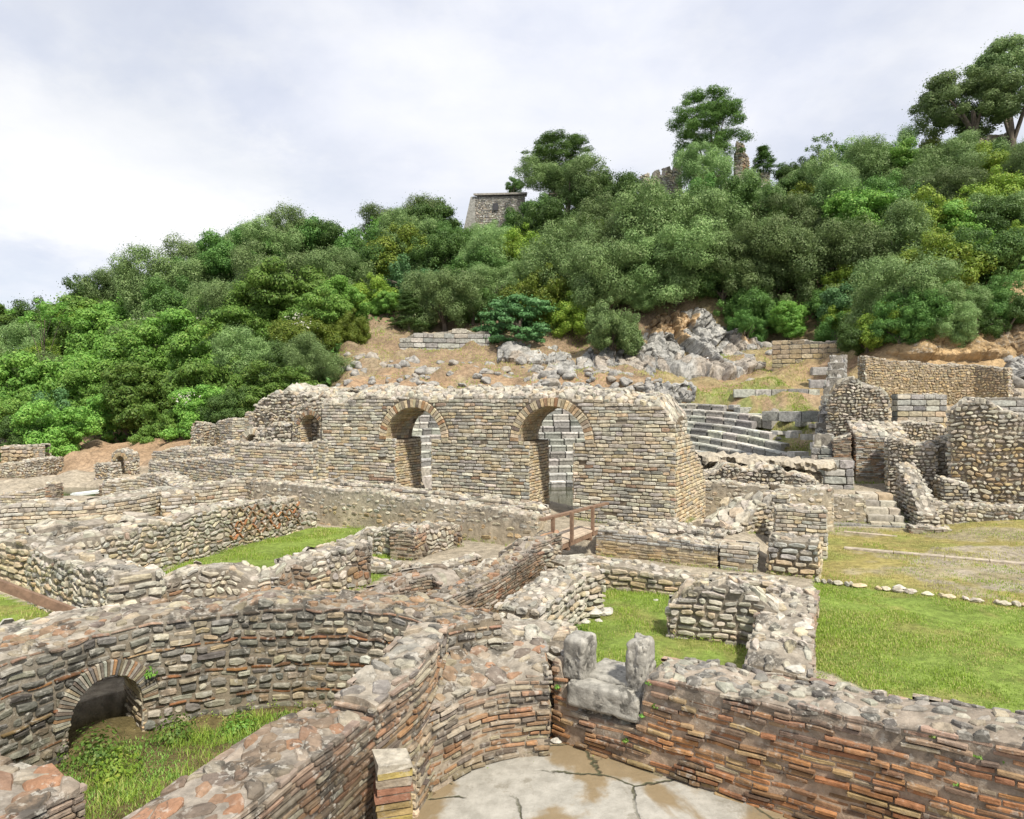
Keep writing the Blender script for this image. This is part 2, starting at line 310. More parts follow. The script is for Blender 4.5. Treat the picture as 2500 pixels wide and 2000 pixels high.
def stones(mb, M, u, v, hu, hv, d, st, col, k=1., dep=.07):
    """n stones centred at (u,v), half sizes hu,hv, standing out by d; M maps (u,v,d) to space"""
    n = len(u)
    if n == 0: return
    u, v, hu, hv, d = [np.asarray(a, float)[:, None] for a in (u, v, hu, hv, d)]; g = st['gap']
    hu = np.maximum(hu - g * .5, .01); hv = np.maximum(hv - g * .5, .01); e = np.minimum(hu, hv)
    rd = st['rd'] * RNG.uniform(.6, 1.5, (n, 8)) * CRN
    j1 = RNG.uniform(-1, 1, (n, 8)) * st['jt'] * e; j2 = RNG.uniform(-1, 1, (n, 8)) * st['jt'] * e
    ru = RX * (hu - rd * e * 1.2) + j1; rv = RZ * (hv - rd * e * 1.2) + j2
    be = np.minimum(.016, e * .28)
    iu = ru * (1 - be / hu * 1.0); iv = rv * (1 - be / hv * 1.0)
    U = np.concatenate([u + ru, u + ru, u + iu, u + RNG.uniform(-.2, .2, (n, 1)) * hu], 1)
    V = np.concatenate([v + rv, v + rv, v + iv, v + RNG.uniform(-.2, .2, (n, 1)) * hv], 1)
    dj = RNG.uniform(-1, 1, (n, 8)) * .45 * be
    tl = np.tile(RX * RNG.normal(0, .25, (n, 1)) + RZ * RNG.normal(.1, .3, (n, 1)), 1) * np.minimum(e, .08) * .32 * (st['rd'] * 3 + .35)
    Dd = np.concatenate([np.full((n, 8), -dep), d - be * .85 + dj + tl, d + dj * .8 + tl, d + RNG.uniform(-.4, .5, (n, 1)) * be], 1)
    wp = st['wp'] * k; q = 4.5 / max(k, .5)
    U2 = U + wp * vn(U * q, V * q, 0, 5); V2 = V + wp * vn(U * q + 50, V * q, 0, 6)
    P = M(U2, V2, Dd); P = np.stack(P, -1)
    o = (np.arange(n) * 25)[:, None, None]; a = np.arange(8); b = (a + 1) % 8
    f = np.concatenate([np.stack([a, b, b + 8, a + 8], 1), np.stack([a + 8, b + 8, b + 16, a + 16], 1)])[None] + o
    t = np.stack([a + 16, b + 16, np.full(8, 24)], 1)[None] + o
    mb.add(P.reshape(-1, 3), f, t, np.repeat(col, 25, 0))
def rowspec(z0, z1, st, k):
    rows = []; z = z0; i = int(RNG.integers(0, 3)); band = st.get('band')
    while z < z1 + .1:
        if band and i % (band + 1) == band:
            for _ in range(1): hh = RNG.uniform(.042, .055) * k; rows.append((z, hh, 1)); z += hh
        else: hh = RNG.uniform(*st['h']) * k; rows.append((z, hh, 0)); z += hh
        i += 1
    return rows
def strip(mb, M, ulen, rows, zb, zt, st, k, wea, excl=None, pal2=None, miss=.008, dr=0.):
    for (z, hh, kind) in rows:
        zc = z + hh / 2; L = st['L'] if not kind else (.2, .34); us = []; ls = []; p = -RNG.uniform(0, .2) * k
        while p < ulen:
            l = RNG.uniform(*L) * k * (1.5 if RNG.random() < .08 else 1); us.append(p); ls.append(l); p += l
        a = np.array(us); b = a + np.array(ls); a = np.maximum(a, 0); b = np.minimum(b, ulen)
        for (e0, e1) in (excl(z, z + hh) if excl else ()):
            ok = (b <= e0) | (a >= e1); A = []; Bb = []
            for x0, x1, o in zip(a, b, ok):
                if o: A.append(x0); Bb.append(x1)
                else:
                    if x0 < e0: A.append(x0); Bb.append(e0)
                    if x1 > e1: A.append(e1); Bb.append(x1)
            a, b = np.array(A), np.array(Bb)
        if not len(a): continue
        c = (a + b) / 2; keep = (b - a > .03 * k) & (zc + hh * .2 < zt(c)) & (zc + hh * .5 > zb(c)) & (RNG.random(len(a)) > miss)
        a, b, c = a[keep], b[keep], c[keep]; n = len(a)
        if not n: continue
        col = palette('brick' if kind else (pal2(c, np.full(n, zc)) if callable(pal2) else (pal2 or st['pal'])), n) if not callable(pal2) else \
            np.concatenate([palette('brick' if kind else q, 1) for q in pal2(c, np.full(n, zc))])
        below = zt(c) - zc; w = np.clip(wea + .75 * np.exp(-np.maximum(below, 0) / (.28 * k)) + .25 * vn(c * 1.3, zc * 2, 0, 11), 0, 1)
        gm = (.55 * np.exp(-np.maximum(below, 0) / (.16 * k)))[:, None]; gr = np.array([.36, .345, .32]) * RNG.uniform(.75, 1.25, (n, 1))
        col = col * (1 - gm) + gr * gm
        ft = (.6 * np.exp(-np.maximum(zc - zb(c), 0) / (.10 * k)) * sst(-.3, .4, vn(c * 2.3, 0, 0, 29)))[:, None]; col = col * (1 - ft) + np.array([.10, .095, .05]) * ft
        if dr: # run-off stains: dark streaks the masonry itself carries
            s_ = (dr * sst(.0, .6, vn(c * 1.1, zc * .5, 0, 23)))[:, None]; col = col * (1 - .65 * s_)
        hv = np.full(n, hh / 2); hv = hv * RNG.uniform(.90 if st['jt'] < .1 else .70, 1.0, n); zj = (hh / 2 - hv) * RNG.uniform(-1, 1, n)
        stones(mb, M, c, np.full(n, zc) + zj, (b - a) / 2 * (RNG.uniform(.82, 1.0, n) if st['jt'] > .1 else 1), hv, RNG.uniform(*st['pr'], n) * k, st, np.concatenate([col, w[:, None]], 1), k, .07 * k)
FOOT = []   # wall footprints
def wall_mesh(mb, path, th, style='rubble', k=1., wea=.25, rag=.06, curve=False, opens=(), pal2=None, backz=0., cap=.55, caps=.17, capcol='white',
              capd=.045, sides='fbse', miss=.008, dr=0., mo=None, top_core=False, frq=1.6, dz=0.):
    k = k * (.86 if style not in ('block', 'core') else .95); st = dict(STY[style]); st['mo'] = mo or st['mo']; p = np.array(path, float)
    FOOT.append((p, th))
    sg = np.hypot(*np.diff(p[:, :2], axis=0).T); s0 = np.concatenate([[0], np.cumsum(sg)]); Lt = s0[-1]
    n = max(int(Lt / (.09 * k)), 6); S = np.linspace(0, Lt, n)
    if curve:
        P = np.zeros((n, 2)); q = np.concatenate([[2 * p[0] - p[1]], p, [2 * p[-1] - p[-2]]])[:, :2]
        i = np.clip(np.searchsorted(s0, S, 'right') - 1, 0, len(p) - 2); t = ((S - s0[i]) / (s0[i + 1] - s0[i]))[:, None]
        P = .5 * (2 * q[i + 1] + (q[i + 2] - q[i]) * t + (2 * q[i] - 5 * q[i + 1] + 4 * q[i + 2] - q[i + 3]) * t**2 + (3 * q[i + 1] - q[i] - 3 * q[i + 2] + q[i + 3]) * t**3)
        ds = np.hypot(*np.diff(P, axis=0).T); S2 = np.concatenate([[0], np.cumsum(ds)]); zbv = np.interp(S, s0, p[:, 2]); ztv = np.interp(S, s0, p[:, 3]); S = S2; Lt = S[-1]
    else:
        P = np.stack([np.interp(S, s0, p[:, 0]), np.interp(S, s0, p[:, 1])], 1); zbv = np.interp(S, s0, p[:, 2]); ztv = np.interp(S, s0, p[:, 3])
    tn = np.gradient(P, axis=0); tn /= np.linalg.norm(tn, axis=1)[:, None] + 1e-9
    if not curve:
        for _ in range(2): tn[1:-1] = (tn[:-2] + tn[1:-1] * 2 + tn[2:]) / 4
        tn /= np.linalg.norm(tn, axis=1)[:, None]
    nr = np.stack([tn[:, 1], -tn[:, 0]], 1)            # front = right of travel
    sd_ = int(RNG.integers(1000)); ZB = lambda u: np.interp(u, S, zbv)
    def ZT(u): return np.interp(u, S, ztv) + rag * (fbm(np.asarray(u) * frq / k, 0, 0, sd_, 3) * 1.1) - rag * .3
    X = lambda u: np.interp(u, S, P[:, 0]); Y = lambda u: np.interp(u, S, P[:, 1])
    NX = lambda u: np.interp(u, S, nr[:, 0]); NY = lambda u: np.interp(u, S, nr[:, 1])
    def Mf(u, v, d): return (X(u) + NX(u) * d, Y(u) + NY(u) * d, v)
    def Mb(u, v, d): return (X(u) - NX(u) * (th + d), Y(u) - NY(u) * (th + d), v)
    def Ms(u, v, d): return (P[0, 0] - nr[0, 0] * u - tn[0, 0] * d, P[0, 1] - nr[0, 1] * u - tn[0, 1] * d, v)
    def Me(u, v, d): return (P[-1, 0] - nr[-1, 0] * u + tn[-1, 0] * d, P[-1, 1] - nr[-1, 1] * u + tn[-1, 1] * d, v)
    # openings: dict(c=centre u, w=half width, zs=spring, r=arch radius or None, z0)
    def zlow(u):
        z = ZB(u) - .25
        for o in opens:
            m = abs(u - o['c']) < (o['r'] or o['w'])
            hi = o['zs'] + (np.sqrt(np.maximum(o['r']**2 - (u - o['c'])**2, 0)) if o['r'] else 0)
            z = np.where(m, hi, z)
        return z
    def excl(z, z1):
        e = []
        for o in opens:
            if z1 < o['z0']: continue
            if z + .02 < o['zs']: e.append((o['c'] - o['w'], o['c'] + o['w']))
            elif o['r']:
                ro = o['r'] + o.get('ring', .2); zz = max(z - o['zs'], 0)
                if zz < ro: h = math.sqrt(ro**2 - zz**2); e.append((o['c'] - h, o['c'] + h))
        return e
    # core
    us = list(S)
    for o in opens:
        rr = o['r'] or o['w']; us += list(o['c'] + rr * np.cos(np.linspace(0, math.pi, 25))); us += [o['c'] - o['w'] - 1e-4, o['c'] - o['w'] + 1e-4, o['c'] + o['w'] - 1e-4, o['c'] + o['w'] + 1e-4]
        if o['r']: us += [o['c'] - rr - 1e-4, o['c'] + rr + 1e-4]
    us = np.array(sorted(x for x in us if 0 <= x <= Lt)); us[0] += .02 * k; us[-1] -= .02 * k; K = max(int(th / (.12 * k)), 3); ins = (.030 if style in ('core', 'block', 'white') else .016) * k
    zl = zlow(us); zt_ = ZT(us) - .03 * k
    for o in opens:       # the piers under the arch stand in from its springing
        if o['r'] and o['r'] > o['w'] + .01:
            for sg_ in (-1, 1):
                e = np.array([o['c'] + sg_ * (o['w'] + ins), o['c'] + sg_ * (o['r'] + .01)]); zz = np.array([o['z0'] - .3, o['zs'] - .01]); q = []
                for (w_, z_) in ((ins, 0), (ins, 1), (th - ins, 1), (th - ins, 0)): q.append(np.stack([X(e) - NX(e) * w_, Y(e) - NY(e) * w_, np.full(2, zz[z_])], -1))
                q = np.stack(q + [q[0]], 1); mb.grid(q, tuple(st['mo']) + (.1,)); mb.add(q[0, :4], [[0, 1, 2, 3]], None, tuple(st['mo']) + (.1,))
    ww = np.linspace(0, 1, K + 1); rowsP = []
    rowsP.append(np.stack(Mf(us, zl, -ins), -1)); zmid = (zl + zt_) / 2; rowsP.append(np.stack(Mf(us, zmid, -ins), -1))
    for i, w in enumerate(ww):
        d = ins + (th - 2 * ins) * w
        dr_ = .03 * k * min(1, (1 - abs(2 * w - 1)) * 4)
        tp = zt_ + backz * w + rag * .55 * fbm(us * 2.2, w * th * 2.2, 0, sd_ + 9, 3) * (1 if 0 < i < K else .4) + dr_ + dz * 4 * w * (1 - w)
        rowsP.append(np.stack([X(us) - NX(us) * d, Y(us) - NY(us) * d, tp], -1))
    rowsP.append(np.stack(Mb(us, zmid, -ins), -1)); rowsP.append(np.stack(Mb(us, zl, -ins), -1)); rowsP.append(rowsP[0])
    G = np.stack(rowsP, 1); mo_ = np.array(st['mo']); cc = np.empty(G.shape[:2] + (4,)); cc[..., :3] = mo_; cc[..., 3] = wea
    tc = mo_ * .4 + np.array([.285, .26, .22]) * .6; cc[:, 2:K + 3, :3] = tc; cc[:, 2:K + 3, 3] = min(1, wea + .45)
    gn = fbm(G[..., 0] * 1.5, G[..., 1] * 1.5, G[..., 2] * 2.5, sd_, 3)[..., None]; cc[..., :3] *= 1 + .3 * gn
    mb.grid(G, cc)
    for e in (0, -1):
        s_ = G[e, :-1]; cen = s_.mean(0); m = len(s_)
        mb.add(np.concatenate([s_, [cen]]), None, [[i, (i + 1) % m, m] for i in range(m)], tuple(mo_) + (wea,))
    # faces
    z0 = zbv.min() - .04; rows = rowspec(z0, ZT(S).max() + max(backz, 0), st, k)
    if top_core: ztc = lambda u: ZT(u)
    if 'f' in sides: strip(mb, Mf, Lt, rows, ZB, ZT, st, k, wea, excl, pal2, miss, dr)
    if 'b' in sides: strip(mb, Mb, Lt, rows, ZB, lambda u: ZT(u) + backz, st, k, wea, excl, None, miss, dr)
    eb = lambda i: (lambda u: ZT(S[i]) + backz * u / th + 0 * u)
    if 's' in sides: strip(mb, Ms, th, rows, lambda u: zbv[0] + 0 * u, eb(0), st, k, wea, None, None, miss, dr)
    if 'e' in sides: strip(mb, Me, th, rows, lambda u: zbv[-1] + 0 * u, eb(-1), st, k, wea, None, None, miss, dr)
    # jambs and soffits of the openings
    jst = dict(STY['ashlar'] if style != 'mixed' else STY['bmix'])
    for o in opens:
        rw = rowspec(o['z0'], o['zs'], jst, k * .85)
        for sgn in (-1, 1):
            uu = o['c'] + sgn * o['w']
            def Mj(u, v, d, uu=uu, sgn=sgn): a = uu - sgn * d; return (X(a) - NX(a) * u, Y(a) - NY(a) * u, v)
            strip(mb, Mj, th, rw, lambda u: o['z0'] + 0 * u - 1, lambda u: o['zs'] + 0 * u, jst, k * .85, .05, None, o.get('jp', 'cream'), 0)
        if o['r']:
            r = o['r']; nseg = 20
            def Mi(u, v, d):   # u along the depth, v along the arc
                a = math.pi * v; rr = r - np.maximum(d, -.05) ; x = o['c'] + rr * np.cos(a); return (X(x) - NX(x) * u, Y(x) - NY(x) * u, o['zs'] + rr * np.sin(a))
            nr_ = max(int(math.pi * r / .09), 8); cu = []; cv = []; hu = []
            for q in range(nr_):
                pz = 0.
                while pz < th: l = RNG.uniform(.15, .3); cu.append(pz + l / 2); cv.append((q + .5) / nr_); hu.append(l / 2); pz += l
            cu, cv, hu = map(np.array, (cu, cv, hu)); ok = cu + hu < th + .05; cu, cv, hu = cu[ok], cv[ok], hu[ok]; stq = dict(jst); stq['wp'] = 0; stq['jt'] = 0
            st2 = dict(stq, gap=.002); vv = np.full(len(cu), .5 / nr_ * .93)
            stones_arc(mb, Mi, cu, cv, hu, vv, np.concatenate([palette('cream', len(cu)) * .9, np.full((len(cu), 1), .1)], 1))
    # cap stones
    if cap > 0:
        cs = caps * k; nu = max(int(Lt / cs), 1); nw = max(int(round(th / cs)), 1); gu, gw = np.meshgrid(np.arange(nu), np.arange(nw))
        gu = gu.ravel() + RNG.uniform(.2, .8, nu * nw); gw = gw.ravel() + RNG.uniform(.25, .75, nu * nw); ok = RNG.random(nu * nw) < cap; gu, gw = gu[ok], gw[ok]
        uu = gu * Lt / nu; wv = gw * th / nw; m = len(uu)
        if m:
            def Mc(u, w, d):
                u = np.clip(u, 0, Lt); w = np.clip(w, .01, th - .01); q = w / th
                zz = ZT(u) - .03 * k + backz * q + rag * .55 * fbm(u * 2.2, w * 2.2, 0, sd_ + 9, 3) + .03 * k * np.minimum(1, (1 - np.abs(2 * q - 1)) * 4) + dz * 4 * q * (1 - q); return (X(u) - NX(u) * w, Y(u) - NY(u) * w, zz + d)
            stc = dict(STY['rubble'], wp=.04, jt=.25, rd=.3, gap=.008)
            col = palette(capcol, m); col = (col * .75 + np.array([.2, .185, .16]) * .25) if 'b' in capcol or capcol == 'tile' else (col * .72 + np.array([.30, .28, .25]) * .28)
            big = RNG.uniform(.34, .62, m) if cap < .99 else RNG.uniform(.50, .74, m)
            stones(mb, Mc, uu, wv, big * Lt / nu, np.minimum(big * RNG.uniform(.7, 1.1, m) * th / nw, th * .45), RNG.uniform(.15, 1.1, m) * capd * k, stc,
                   np.concatenate([col, np.full((m, 1), min(1, wea + .55))], 1), k, .03 * k)
    return dict(X=X, Y=Y, NX=NX, NY=NY, ZT=ZT, Lt=Lt, th=th)
def stones_arc(mb, M, u, v, hu, hv, col):
    n = len(u); a = np.array([-1, 1, 1, -1.]); b = np.array([-1, -1, 1, 1.]); U = []; V = []; Dd = []
    for (sc, d) in ((1., -.03), (.97, .0), (.85, .012)):
        U.append(u[:, None] + hu[:, None] * a * sc); V.append(v[:, None] + hv[:, None] * b * sc); Dd.append(np.full((n, 4), d) + (RNG.uniform(-.004, .004, (n, 4)) if d > 0 else 0))
    U, V, Dd = [np.concatenate(q, 1) for q in (U, V, Dd)]; P = np.stack(M(U, V, Dd), -1); o = (np.arange(n) * 12)[:, None, None]; i = np.arange(4); j = (i + 1) % 4
    f = np.concatenate([np.stack([i, j, j + 4, i + 4], 1), np.stack([i + 4, j + 4, j + 8, i + 8], 1), [[8, 9, 10, 11]]])[None] + o
    mb.add(P.reshape(-1, 3), f, None, np.repeat(col, 12, 0))
def ring(W_, c, zs, r, rt, parent, name, cols, nb=24, dep=.35, a0=0., a1=math.pi, mat=None):
    mb = MB(); st = dict(STY['brick'], wp=.004, jt=.03, gap=.012); ang = np.linspace(a0, a1, nb + 1); am = (ang[1:] + ang[:-1]) / 2
    def Mr(v, u, d):    # v: arc position (scaled), u: radial
        a = v; rr = u; x = c + rr * np.cos(a); return (W_['X'](x) + W_['NX'](x) * d, W_['Y'](x) + W_['NY'](x) * d, zs + rr * np.sin(a))
    n = nb; ha = (ang[1] - ang[0]) / 2 * .86; P = []
    a_ = np.array([-1, 1, 1, -1.]); b_ = np.array([-1, -1, 1, 1.])
    for (sc, d) in ((1., -dep), (1., .015), (.86, .035)):
        A = am[:, None] + ha * a_ * sc; rr = r + rt / 2 + (rt / 2 * RNG.uniform(.9, 1.08, (n, 1))) * b_ * (sc if sc == 1 else .93); P.append(np.stack(Mr(A, rr, np.full(A.shape, d) + RNG.uniform(-.006, .012, (n, 1))), -1))
    P = np.concatenate(P, 1); o = (np.arange(n) * 12)[:, None, None]; i = np.arange(4); j = (i + 1) % 4
    f = np.concatenate([np.stack([i, j, j + 4, i + 4], 1), np.stack([i + 4, j + 4, j + 8, i + 8], 1), [[8, 9, 10, 11]]])[None] + o
    cl = np.concatenate([palette(cols[q % len(cols)], 1) for q in range(n)]); mb.add(P.reshape(-1, 3), f, None, np.repeat(np.concatenate([cl, np.full((n, 1), .25)], 1), 12, 0))
    # mortar bed behind the bricks
    A = np.linspace(a0, a1, 30)[:, None]; rr = np.array([[r + .01, r + rt - .01]]); G = np.stack(Mr(A + 0 * rr, rr + 0 * A, 0 * A * rr + .004), -1); mb.grid(G, (.36, .30, .22, .2))
    return mb.link(name, mat or M_MAS, parent, smooth=False)
def wall(name, label, path, th, cat='wall', group=None, mat=None, **k):
    mb = MB(); w = wall_mesh(mb, path, th, **k); o = mb.link(name, mat or M_MAS, smooth=False); tag(o, label, cat, group, 'thing'); return o, w

# ================================================================ GROUND
GX = 0.25
PXC = np.array([-900, 0, 300, 600, 850, 1100, 1400, 1700, 2000, 2250, 2500, 3400.])
YR = [0, 15, 20, 22, 26, 28, 30, 33, 36, 40, 46, 50, 53, 60, 70, 85, 120, 180]
TZ = {
 -900: [.25, .25, .25, .25, .25, .25, .25, .3, .3, .3, .4, .8, 1.2, 2, 4, 6, 3, 1],
 0:    [.25, .25, .25, .25, .2, .2, .2, .3, .3, .35, .5, .9, 1.5, 3, 6, 8.6, 5, 2],
 300:  [.25, .25, .25, .25, .2, .2, .3, .45, .5, .7, 1.0, 1.8, 2.6, 5, 9, 12.6, 8, 3],
 600:  [.25, .25, .25, .5, .8, .7, .7, .9, 1.4, 2.6, 4.6, 6.2, 7.6, 11, 15.5, 19.5, 12, 5],
 850:  [.25, .25, .25, .5, 1.0, 1.0, 1.3, 3.2, 4.4, 5.2, 6.9, 8.2, 9.3, 12.2, 16, 20.3, 14, 6],
 1100: [.25, .25, .25, .3, -.2, -.2, .5, 2, 3.6, 4.8, 6.4, 7.8, 9.2, 12.8, 18.3, 23.2, 17, 7],
 1400: [.25, .25, .25, .2, -.2, -.2, .5, 2, 3.6, 4.7, 6.1, 7.6, 9.6, 15, 21.2, 26.8, 19, 8],
 1700: [.25, .25, .3, .6, 1, 1.3, 1.6, 2.2, 3.6, 4.9, 6.6, 8.6, 12.6, 17, 23, 28.5, 20, 9],
 2000: [.25, .25, .25, .9, 1.4, 1.7, 2.1, 3.0, 4.1, 5.6, 7.3, 10.4, 13.5, 18, 23.5, 29.5, 21, 9],
 2250: [.25, .25, .3, 1.0, 1.6, 2.0, 2.4, 4.6, 7.7, 9.4, 12.2, 14.5, 16.0, 20, 25, 30.2, 22, 9],
 2500: [.25, .25, .85, .95, 1.6, 2.2, 3.0, 5.2, 9.0, 10.4, 13.2, 15, 17.0, 22, 27.5, 32.0, 24, 10],
 3400: [.25, .25, .85, 1.2, 2, 3, 4, 6.0, 7.5, 10, 14, 17, 19.0, 25, 31, 37, 26, 10]}
TZA = np.array([TZ[int(c)] for c in PXC])
CTH = np.array([3.4, 27.2])       # centre of the orchestra
NW = np.array([.425, .905]); DW = np.array([.905, -.425])   # behind / along the stage wall
WC = np.array([3.87, 16.5])       # its right front corner
def terrain(x, y, noise_=True):
    x = np.asarray(x, float); y = np.asarray(y, float); yy = np.clip(y, .5, 179.9); px = np.clip(x / np.maximum(yy, 6) * FPX + CX, -899, 3399)
    i = np.clip(np.searchsorted(PXC, px, 'right') - 1, 0, len(PXC) - 2); fx = (px - PXC[i]) / (PXC[i + 1] - PXC[i])
    yr = np.array(YR, float); j = np.clip(np.searchsorted(yr, yy, 'right') - 1, 0, len(yr) - 2); fy = (yy - yr[j]) / (yr[j + 1] - yr[j])
    z = (TZA[i, j] * (1 - fx) * (1 - fy) + TZA[i + 1, j] * fx * (1 - fy) + TZA[i, j + 1] * (1 - fx) * fy + TZA[i + 1, j + 1] * fx * fy)
    z = np.where(y < 15, .25, z)
    # theatre bowl
    r = np.hypot(x - CTH[0], y - CTH[1]); bk = (x - WC[0]) * NW[0] + (y - WC[1]) * NW[1]
    bowl = -.45 + np.maximum(r - 6.3, 0) * .62 - .25 * sst(6, 7, r); an = np.degrees(np.arctan2(y - CTH[1], x - CTH[0])); bowl = bowl - .75 * sst(62, 14, an) * sst(6, 7, r)
    wb = sst(13.2, 12.0, r) * sst(3.0, 4.5, bk) * sst(-4, 8, an)
    wb = np.where(r < 6.6, sst(3.0, 4.0, bk), wb)
    z = z * (1 - wb) + bowl * wb
    # podium of the stage building
    al = (x - WC[0]) * DW[0] + (y - WC[1]) * DW[1]; fb = np.interp(al, [-12.7, -10.3, -7.5, -3, 1.2], [-.75, -.9, -1.0, -1.39, -1.58]); pod = sst(.15, .42, bk - fb) * sst(2.1, 1.7, bk) * sst(-15.5, -14.8, al) * sst(2.6, 1.4, al)
    z = z * (1 - pod) + (.74 + .30 * sst(-2, -5, al)) * pod
    # court of the channel, left of the bridge
    if noise_:
        rough = sst(24, 40, y) * (1 - wb); z = z + fbm(x * .35, y * .35, 0, 3, 4) * .55 * rough + fbm(x * 1.4, y * 1.4, 0, 5, 3) * .12 * sst(20, 30, y) * (1 - wb) + fbm(x * 1.2, y * 1.2, 0, 8, 3) * .018
    pit = inpoly(x, y, PIT_A) | inpoly(x, y, PIT_B); z = np.where(pit, np.where(inpoly(x, y, PIT_A), .0 + .07 * fbm(x * 1.5, y * 1.5, 0, 4, 3), -.12), z)
    w2 = inpoly(x, y, PIT_P); z = np.where(w2, -.1, z)
    return z
PIT_A = [(-6, 3.2), (-5.9, 6.9), (-4.8, 8.2), (-3.9, 8.75), (-2.2, 8.85), (-1.1, 8.5), (-.4, 7.5), (-1.0, 5.9), (-1.9, 3.2)]
PIT_B = [(-1.9, 3.0), (-1.0, 6.0), (-.9, 7.1), (0, 7.8), (.6, 7.75), (2.5, 6.55), (4.1, 5.55), (6, 4.1), (6, 2.5)]
PIT_P = [T(100, 1207, .2), T(242, 1210, .2), T(285, 1192, .2), T(240, 1186, .2), T(100, 1186, .2)]
def ground():
    xs = np.concatenate([np.linspace(-170, -40, 90), np.linspace(-39.6, -12.1, 110), np.arange(-12, 15, .11), np.linspace(15.2, 45, 110), np.linspace(46, 190, 90)])
    ys = np.concatenate([np.linspace(-25, 2, 20), np.arange(2.1, 24, .12), np.linspace(24.2, 60, 160), np.linspace(60.5, 180, 110)])
    Xg, Yg = np.meshgrid(xs, ys, indexing='ij'); Z = terrain(Xg, Yg); P = np.stack([Xg, Yg, Z], -1)
    px = Xg / np.maximum(Yg, 1) * FPX + CX; nz = fbm(Xg * .7, Yg * .7, 0, 21, 4); nz2 = fbm(Xg * 2.3, Yg * 2.3, 0, 22, 3)
    def c(*a): return np.array(a)
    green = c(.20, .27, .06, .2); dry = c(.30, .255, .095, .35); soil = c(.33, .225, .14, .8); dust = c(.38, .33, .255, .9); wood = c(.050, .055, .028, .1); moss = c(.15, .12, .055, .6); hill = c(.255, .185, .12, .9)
    Cc = np.zeros(P.shape[:2] + (4,)); Cc[:] = dust
    def put(m, col):
        m = np.clip(m, 0, 1)[..., None]; Cc[:] = Cc * (1 - m) + col * m
    put(sst(30, 38, Yg), soil); put(sst(36, 44, Yg + nz * 4) * (px > 780), hill); put(sst(.1, .6, nz2 + .6 * nz) * sst(36, 40, Yg) * .55, c(.20, .15, .10, .5)); put(sst(.15, .7, nz - .4 * nz2) * sst(36, 40, Yg) * .5, c(.36, .30, .20, .8)); put(sst(2080, 2180, px) * sst(32, 33, Yg), c(.40, .285, .16, .3)); put(sst(-.2, .5, nz + .2) * .35 * (Yg > 32) * (px > 1600) * (px < 2100), dry + 0)
    # bright courtyards of grass
    lawn = inpoly(Xg, Yg, LAWN); put(lawn * 1., green); put(lawn * sst(.0, .8, nz2 + nz * .6) * .55, dry)
    crt = inpoly(Xg, Yg, COURT); put(crt * 1., green); put(crt * sst(.2, .9, nz2 * .7 + nz) * .5, dry)
    dl = inpoly(Xg, Yg, DRYL); put(dl * 1., dry); put(dl * sst(.1, .6, nz) * .45, green); put(dl * sst(.15, .6, -nz + .3 * nz2) * .6, dust * .9)
    pth = inpoly(Xg, Yg, PATHP); put(pth * sst(-.9, -.1, nz2 + nz + .2) * .95, dust * .95)
    st_ = inpoly(Xg, Yg, STRIP); put(st_ * 1., green)
    gl = inpoly(Xg, Yg, GLEFT); put(gl * 1., green); put(gl * sst(.1, .6, nz2) * .6, dry)
    put(inpoly(Xg, Yg, PIT_A) * 1., moss); put(inpoly(Xg, Yg, CHAN) * 1., c(.46, .29, .17, .6))
    bk = (Xg - WC[0]) * NW[0] + (Yg - WC[1]) * NW[1]
    th = inpoly(Xg, Yg, THG); put(th * sst(-.6, .3, nz2 + .5 * nz), c(.235, .25, .095, .5)); put(th * sst(.1, .6, nz) * .5, soil)
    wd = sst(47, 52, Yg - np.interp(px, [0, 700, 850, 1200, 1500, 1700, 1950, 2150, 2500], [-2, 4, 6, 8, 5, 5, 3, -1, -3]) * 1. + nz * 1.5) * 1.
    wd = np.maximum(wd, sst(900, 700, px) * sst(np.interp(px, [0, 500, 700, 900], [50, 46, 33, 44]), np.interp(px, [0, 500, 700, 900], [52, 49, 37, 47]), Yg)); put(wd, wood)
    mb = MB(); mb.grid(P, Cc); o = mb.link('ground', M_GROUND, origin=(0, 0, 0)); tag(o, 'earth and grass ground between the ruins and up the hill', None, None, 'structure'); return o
LAWN = [T(1990, 1415, .25), T(2560, 1490, .25), T(2900, 1600, .25), (7.2, 4.6), T(2260, 1730, .3), T(1960, 1620, .25)]
COURT = [T(1385, 1438, .25), T(1930, 1445, .25), T(1900, 1640, .25), (.5, 8.0), (-.6, 9.2)]
DRYL = [T(2010, 1290, .25), T(2600, 1300, .25), T(2700, 1520, .25), T(1990, 1420, .25)]
PATHP = [T(2280, 1340, .25), T(2600, 1350, .25), T(2650, 1470, .25), T(2350, 1440, .25), T(2180, 1400, .25)]
STRIP = [T(385, 1400, .25), T(520, 1350, .25), T(760, 1285, .25), T(900, 1290, .25), T(980, 1330, .25), T(950, 1400, .25), T(800, 1480, .25), T(390, 1480, .25)]
GLEFT = [(-14, 7), (-14, 12.5), T(0, 1455, .25), T(140, 1490, .25), (-5.9, 8.8), (-6.8, 6)]
CHAN = [T(1080, 1430, .5), T(1110, 1340, .5), T(1280, 1340, .5), T(1290, 1370, .5), T(1120, 1450, .5)]
THG = [(8.5, 24), (9.2, 38), (14.0, 40), (15.5, 33), (13.2, 23), (9, 22.5)]
ground()
def sheet(name, pts, z, mat, label, n=1):
    bm = bmesh.new(); vs = [bm.verts.new((p[0], p[1], z)) for p in pts]; bm.faces.new(vs); me = bpy.data.meshes.new(name); bm.to_mesh(me); bm.free(); me.materials.append(mat)
    o = bpy.data.objects.new(name, me); C.collection.objects.link(o); return tag(o, label, None, None, 'structure')
sheet('room_floor', PIT_B, 0.0, M_FLOOR, 'cracked pale mortar floor of the brick room')
sheet('pool_water', [(p[0] * 1.0, p[1]) for p in PIT_P], .13, M_WATER, 'shallow dark water in the ruined pool at left')
